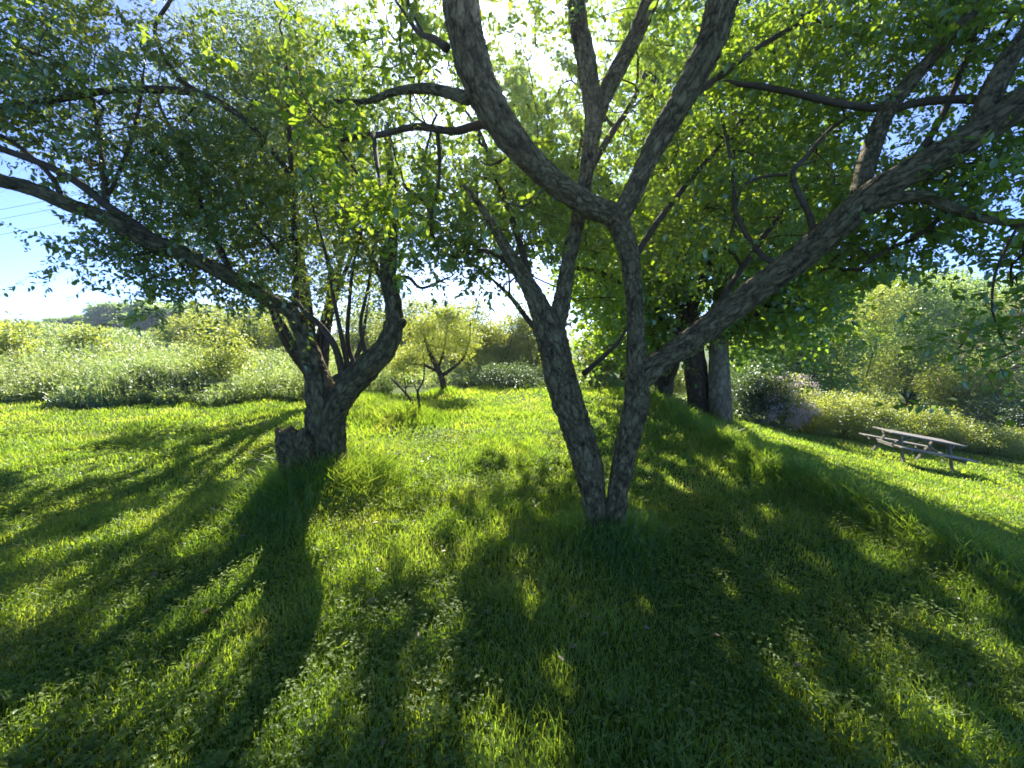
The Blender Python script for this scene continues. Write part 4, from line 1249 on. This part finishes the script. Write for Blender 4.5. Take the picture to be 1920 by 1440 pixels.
# ------------------------------------------------------------ bare earth and a flat stone
def patch(name, px, py, d, rx, ry, rz, mat, label, cat, kind=None):
    c = P(px, py, d)
    n_, m_ = 24, 6
    V = [np.array((0, 0, rz))]
    for j in range(1, m_ + 1):
        f = j / m_
        for i in range(n_):
            a = i / n_ * 2 * math.pi
            k = 1 + .22 * math.sin(3 * a + px) + .12 * math.sin(5 * a)
            x_, y_ = math.cos(a) * rx * f * k, math.sin(a) * ry * f * k
            V.append(np.array((x_, y_, rz * (1 - f ** 2.2) - .03 * (j == m_))))
    V = np.array(V)
    X, Y = V[:, 0] + c[0], V[:, 1] + c[1]
    V = np.stack([X, Y, H(X, Y) + V[:, 2] + .006], -1)
    Qs = []
    for i in range(0, n_, 2):
        Qs.append((0, 1 + i, 1 + i + 1, 1 + (i + 2) % n_))
    for j in range(m_ - 1):
        for i in range(n_):
            a, b_ = 1 + j * n_ + i, 1 + j * n_ + (i + 1) % n_
            Qs.append((a, a + n_, b_ + n_, b_))
    o = link(name, raw_mesh(name, V, np.array(Qs), mat, smooth=True))
    return tag(o, label, cat, kind=kind)


patch('bare_earth', 432, 950, 3.95, .24, .18, .015, M['earth'], 'bare dry earth beside the old apple tree stub', 'earth', 'structure')

# ------------------------------------------------------------ picnic table
def box_arrays(lo, hi, rot=None, off=(0, 0, 0), bev=0.006):
    import bmesh
    bm = bmesh.new()
    bmesh.ops.create_cube(bm, size=1)
    lo, hi = np.array(lo), np.array(hi)
    for v in bm.verts:
        v.co = Vector((np.array(v.co) + .5) * (hi - lo) + lo)
    bmesh.ops.bevel(bm, geom=bm.edges[:], offset=bev, segments=1, affect='EDGES')
    if rot is not None:
        bmesh.ops.transform(bm, matrix=rot, verts=bm.verts)
    bmesh.ops.translate(bm, vec=Vector(off), verts=bm.verts)
    return bm


def boxes_part(name, parent, specs, mat):
    import bmesh
    me = bpy.data.meshes.new(name)
    full = bmesh.new()
    for sp in specs:
        b_ = box_arrays(*sp)
        tmp = bpy.data.meshes.new('tmp')
        b_.to_mesh(tmp)
        full.from_mesh(tmp)
        bpy.data.meshes.remove(tmp)
        b_.free()
    full.to_mesh(me)
    full.free()
    me.materials.append(mat)
    o = bpy.data.objects.new(name, me)
    COL.objects.link(o)
    o.parent = parent
    return o


from mathutils import Matrix
tb = spot(1706, 11.8)
pt = empty('picnic_table', tb, 'weathered grey wooden picnic table with attached benches on the sloping lower lawn', 'picnic table')
sl = (float(H(tb[0] + 1, tb[1])) - float(H(tb[0] - 1, tb[1]))) / 2
pt.rotation_euler = (0.0, -math.atan(sl), math.radians(-7))
boxes_part('tabletop', pt, [((-.95, -.38 + i * .155, .72), (.95, -.38 + i * .155 + .142, .757)) for i in range(5)], M['plank'])
for s_ in (-1, 1):
    boxes_part('bench_seat', pt, [((-.95, s_ * .70 - .145, .42), (.95, s_ * .70 - .005, .457)), ((-.95, s_ * .70 + .005, .42), (.95, s_ * .70 + .145, .457))], M['plank'])
for e_ in (-1, 1):
    boxes_part('crossbar', pt, [((e_ * .66 - .02, -.83, .33), (e_ * .66 + .02, .83, .418))], M['plank'])
    boxes_part('top_brace', pt, [((e_ * .66 - .02, -.36, .63), (e_ * .66 + .02, .36, .718))], M['plank'])
    for s_ in (-1, 1):
        L_ = math.hypot(.72, .36)
        R_ = Matrix.Rotation(s_ * math.atan2(.36, .72), 4, 'X')
        x0 = e_ * .66 + (.0225 if e_ < 0 else -.0625)
        boxes_part('leg', pt, [((x0, -.045, -.03), (x0 + .04, .045, L_ - .02), R_, (0, s_ * .60, 0))], M['plank'])
    boxes_part('strut', pt, [((-.02, -.045, 0), (.02, .045, .62), Matrix.Rotation(-e_ * math.radians(58), 4, 'Y'), (e_ * .61, 0, .385))], M['plank'])

# ------------------------------------------------------------ power lines crossing the sky at the left
for (a, b_, sag), lb in zip([((-520, 520, 34), (420, 352, 30), .5), ((-520, 492, 34), (420, 322, 30), .5), ((-520, 478, 34), (420, 306, 30), .4)],
                            ['lowest thin power line crossing the sky at the left', 'middle thin power line crossing the sky at the left', 'uppermost thin power line crossing the sky at the left']):
    A_, B_ = P(*a), P(*b_)
    s_ = np.linspace(0, 1, 40)[:, None]
    C = A_ + (B_ - A_) * s_ - np.array((0, 0, 1)) * (4 * sag * s_ * (1 - s_))
    W = Wood()
    W.add(*tube(C, np.full(40, .012), 6))
    o = link('power_line', W.mesh('power_line', M['cable']))
    tag(o, lb, 'power line', 'power lines at the left')

# ------------------------------------------------------------ thin summer haze
hm_, ht, ho = new_mat('summer_haze')
pv = nd(ht, 'ShaderNodeVolumePrincipled')
pv.inputs['Color'].default_value = (0.80, 0.88, 1.0, 1)
pv.inputs['Density'].default_value = 0.0009
pv.inputs['Anisotropy'].default_value = 0.75
ht.links.new(pv.outputs[0], ho.inputs['Volume'])
x0, x1, y0, y1, z0, z1 = -1000, 1000, -80, 1500, -12, 45
hv = np.array([(x, y, z) for z in (z0, z1) for y in (y0, y1) for x in (x0, x1)], float)
hq = np.array([(0, 2, 3, 1), (4, 5, 7, 6), (0, 1, 5, 4), (2, 6, 7, 3), (0, 4, 6, 2), (1, 3, 7, 5)])
hz = link('haze', raw_mesh('haze', hv, hq, hm_))
tag(hz, 'thin pale blue summer haze', 'haze', kind='stuff')
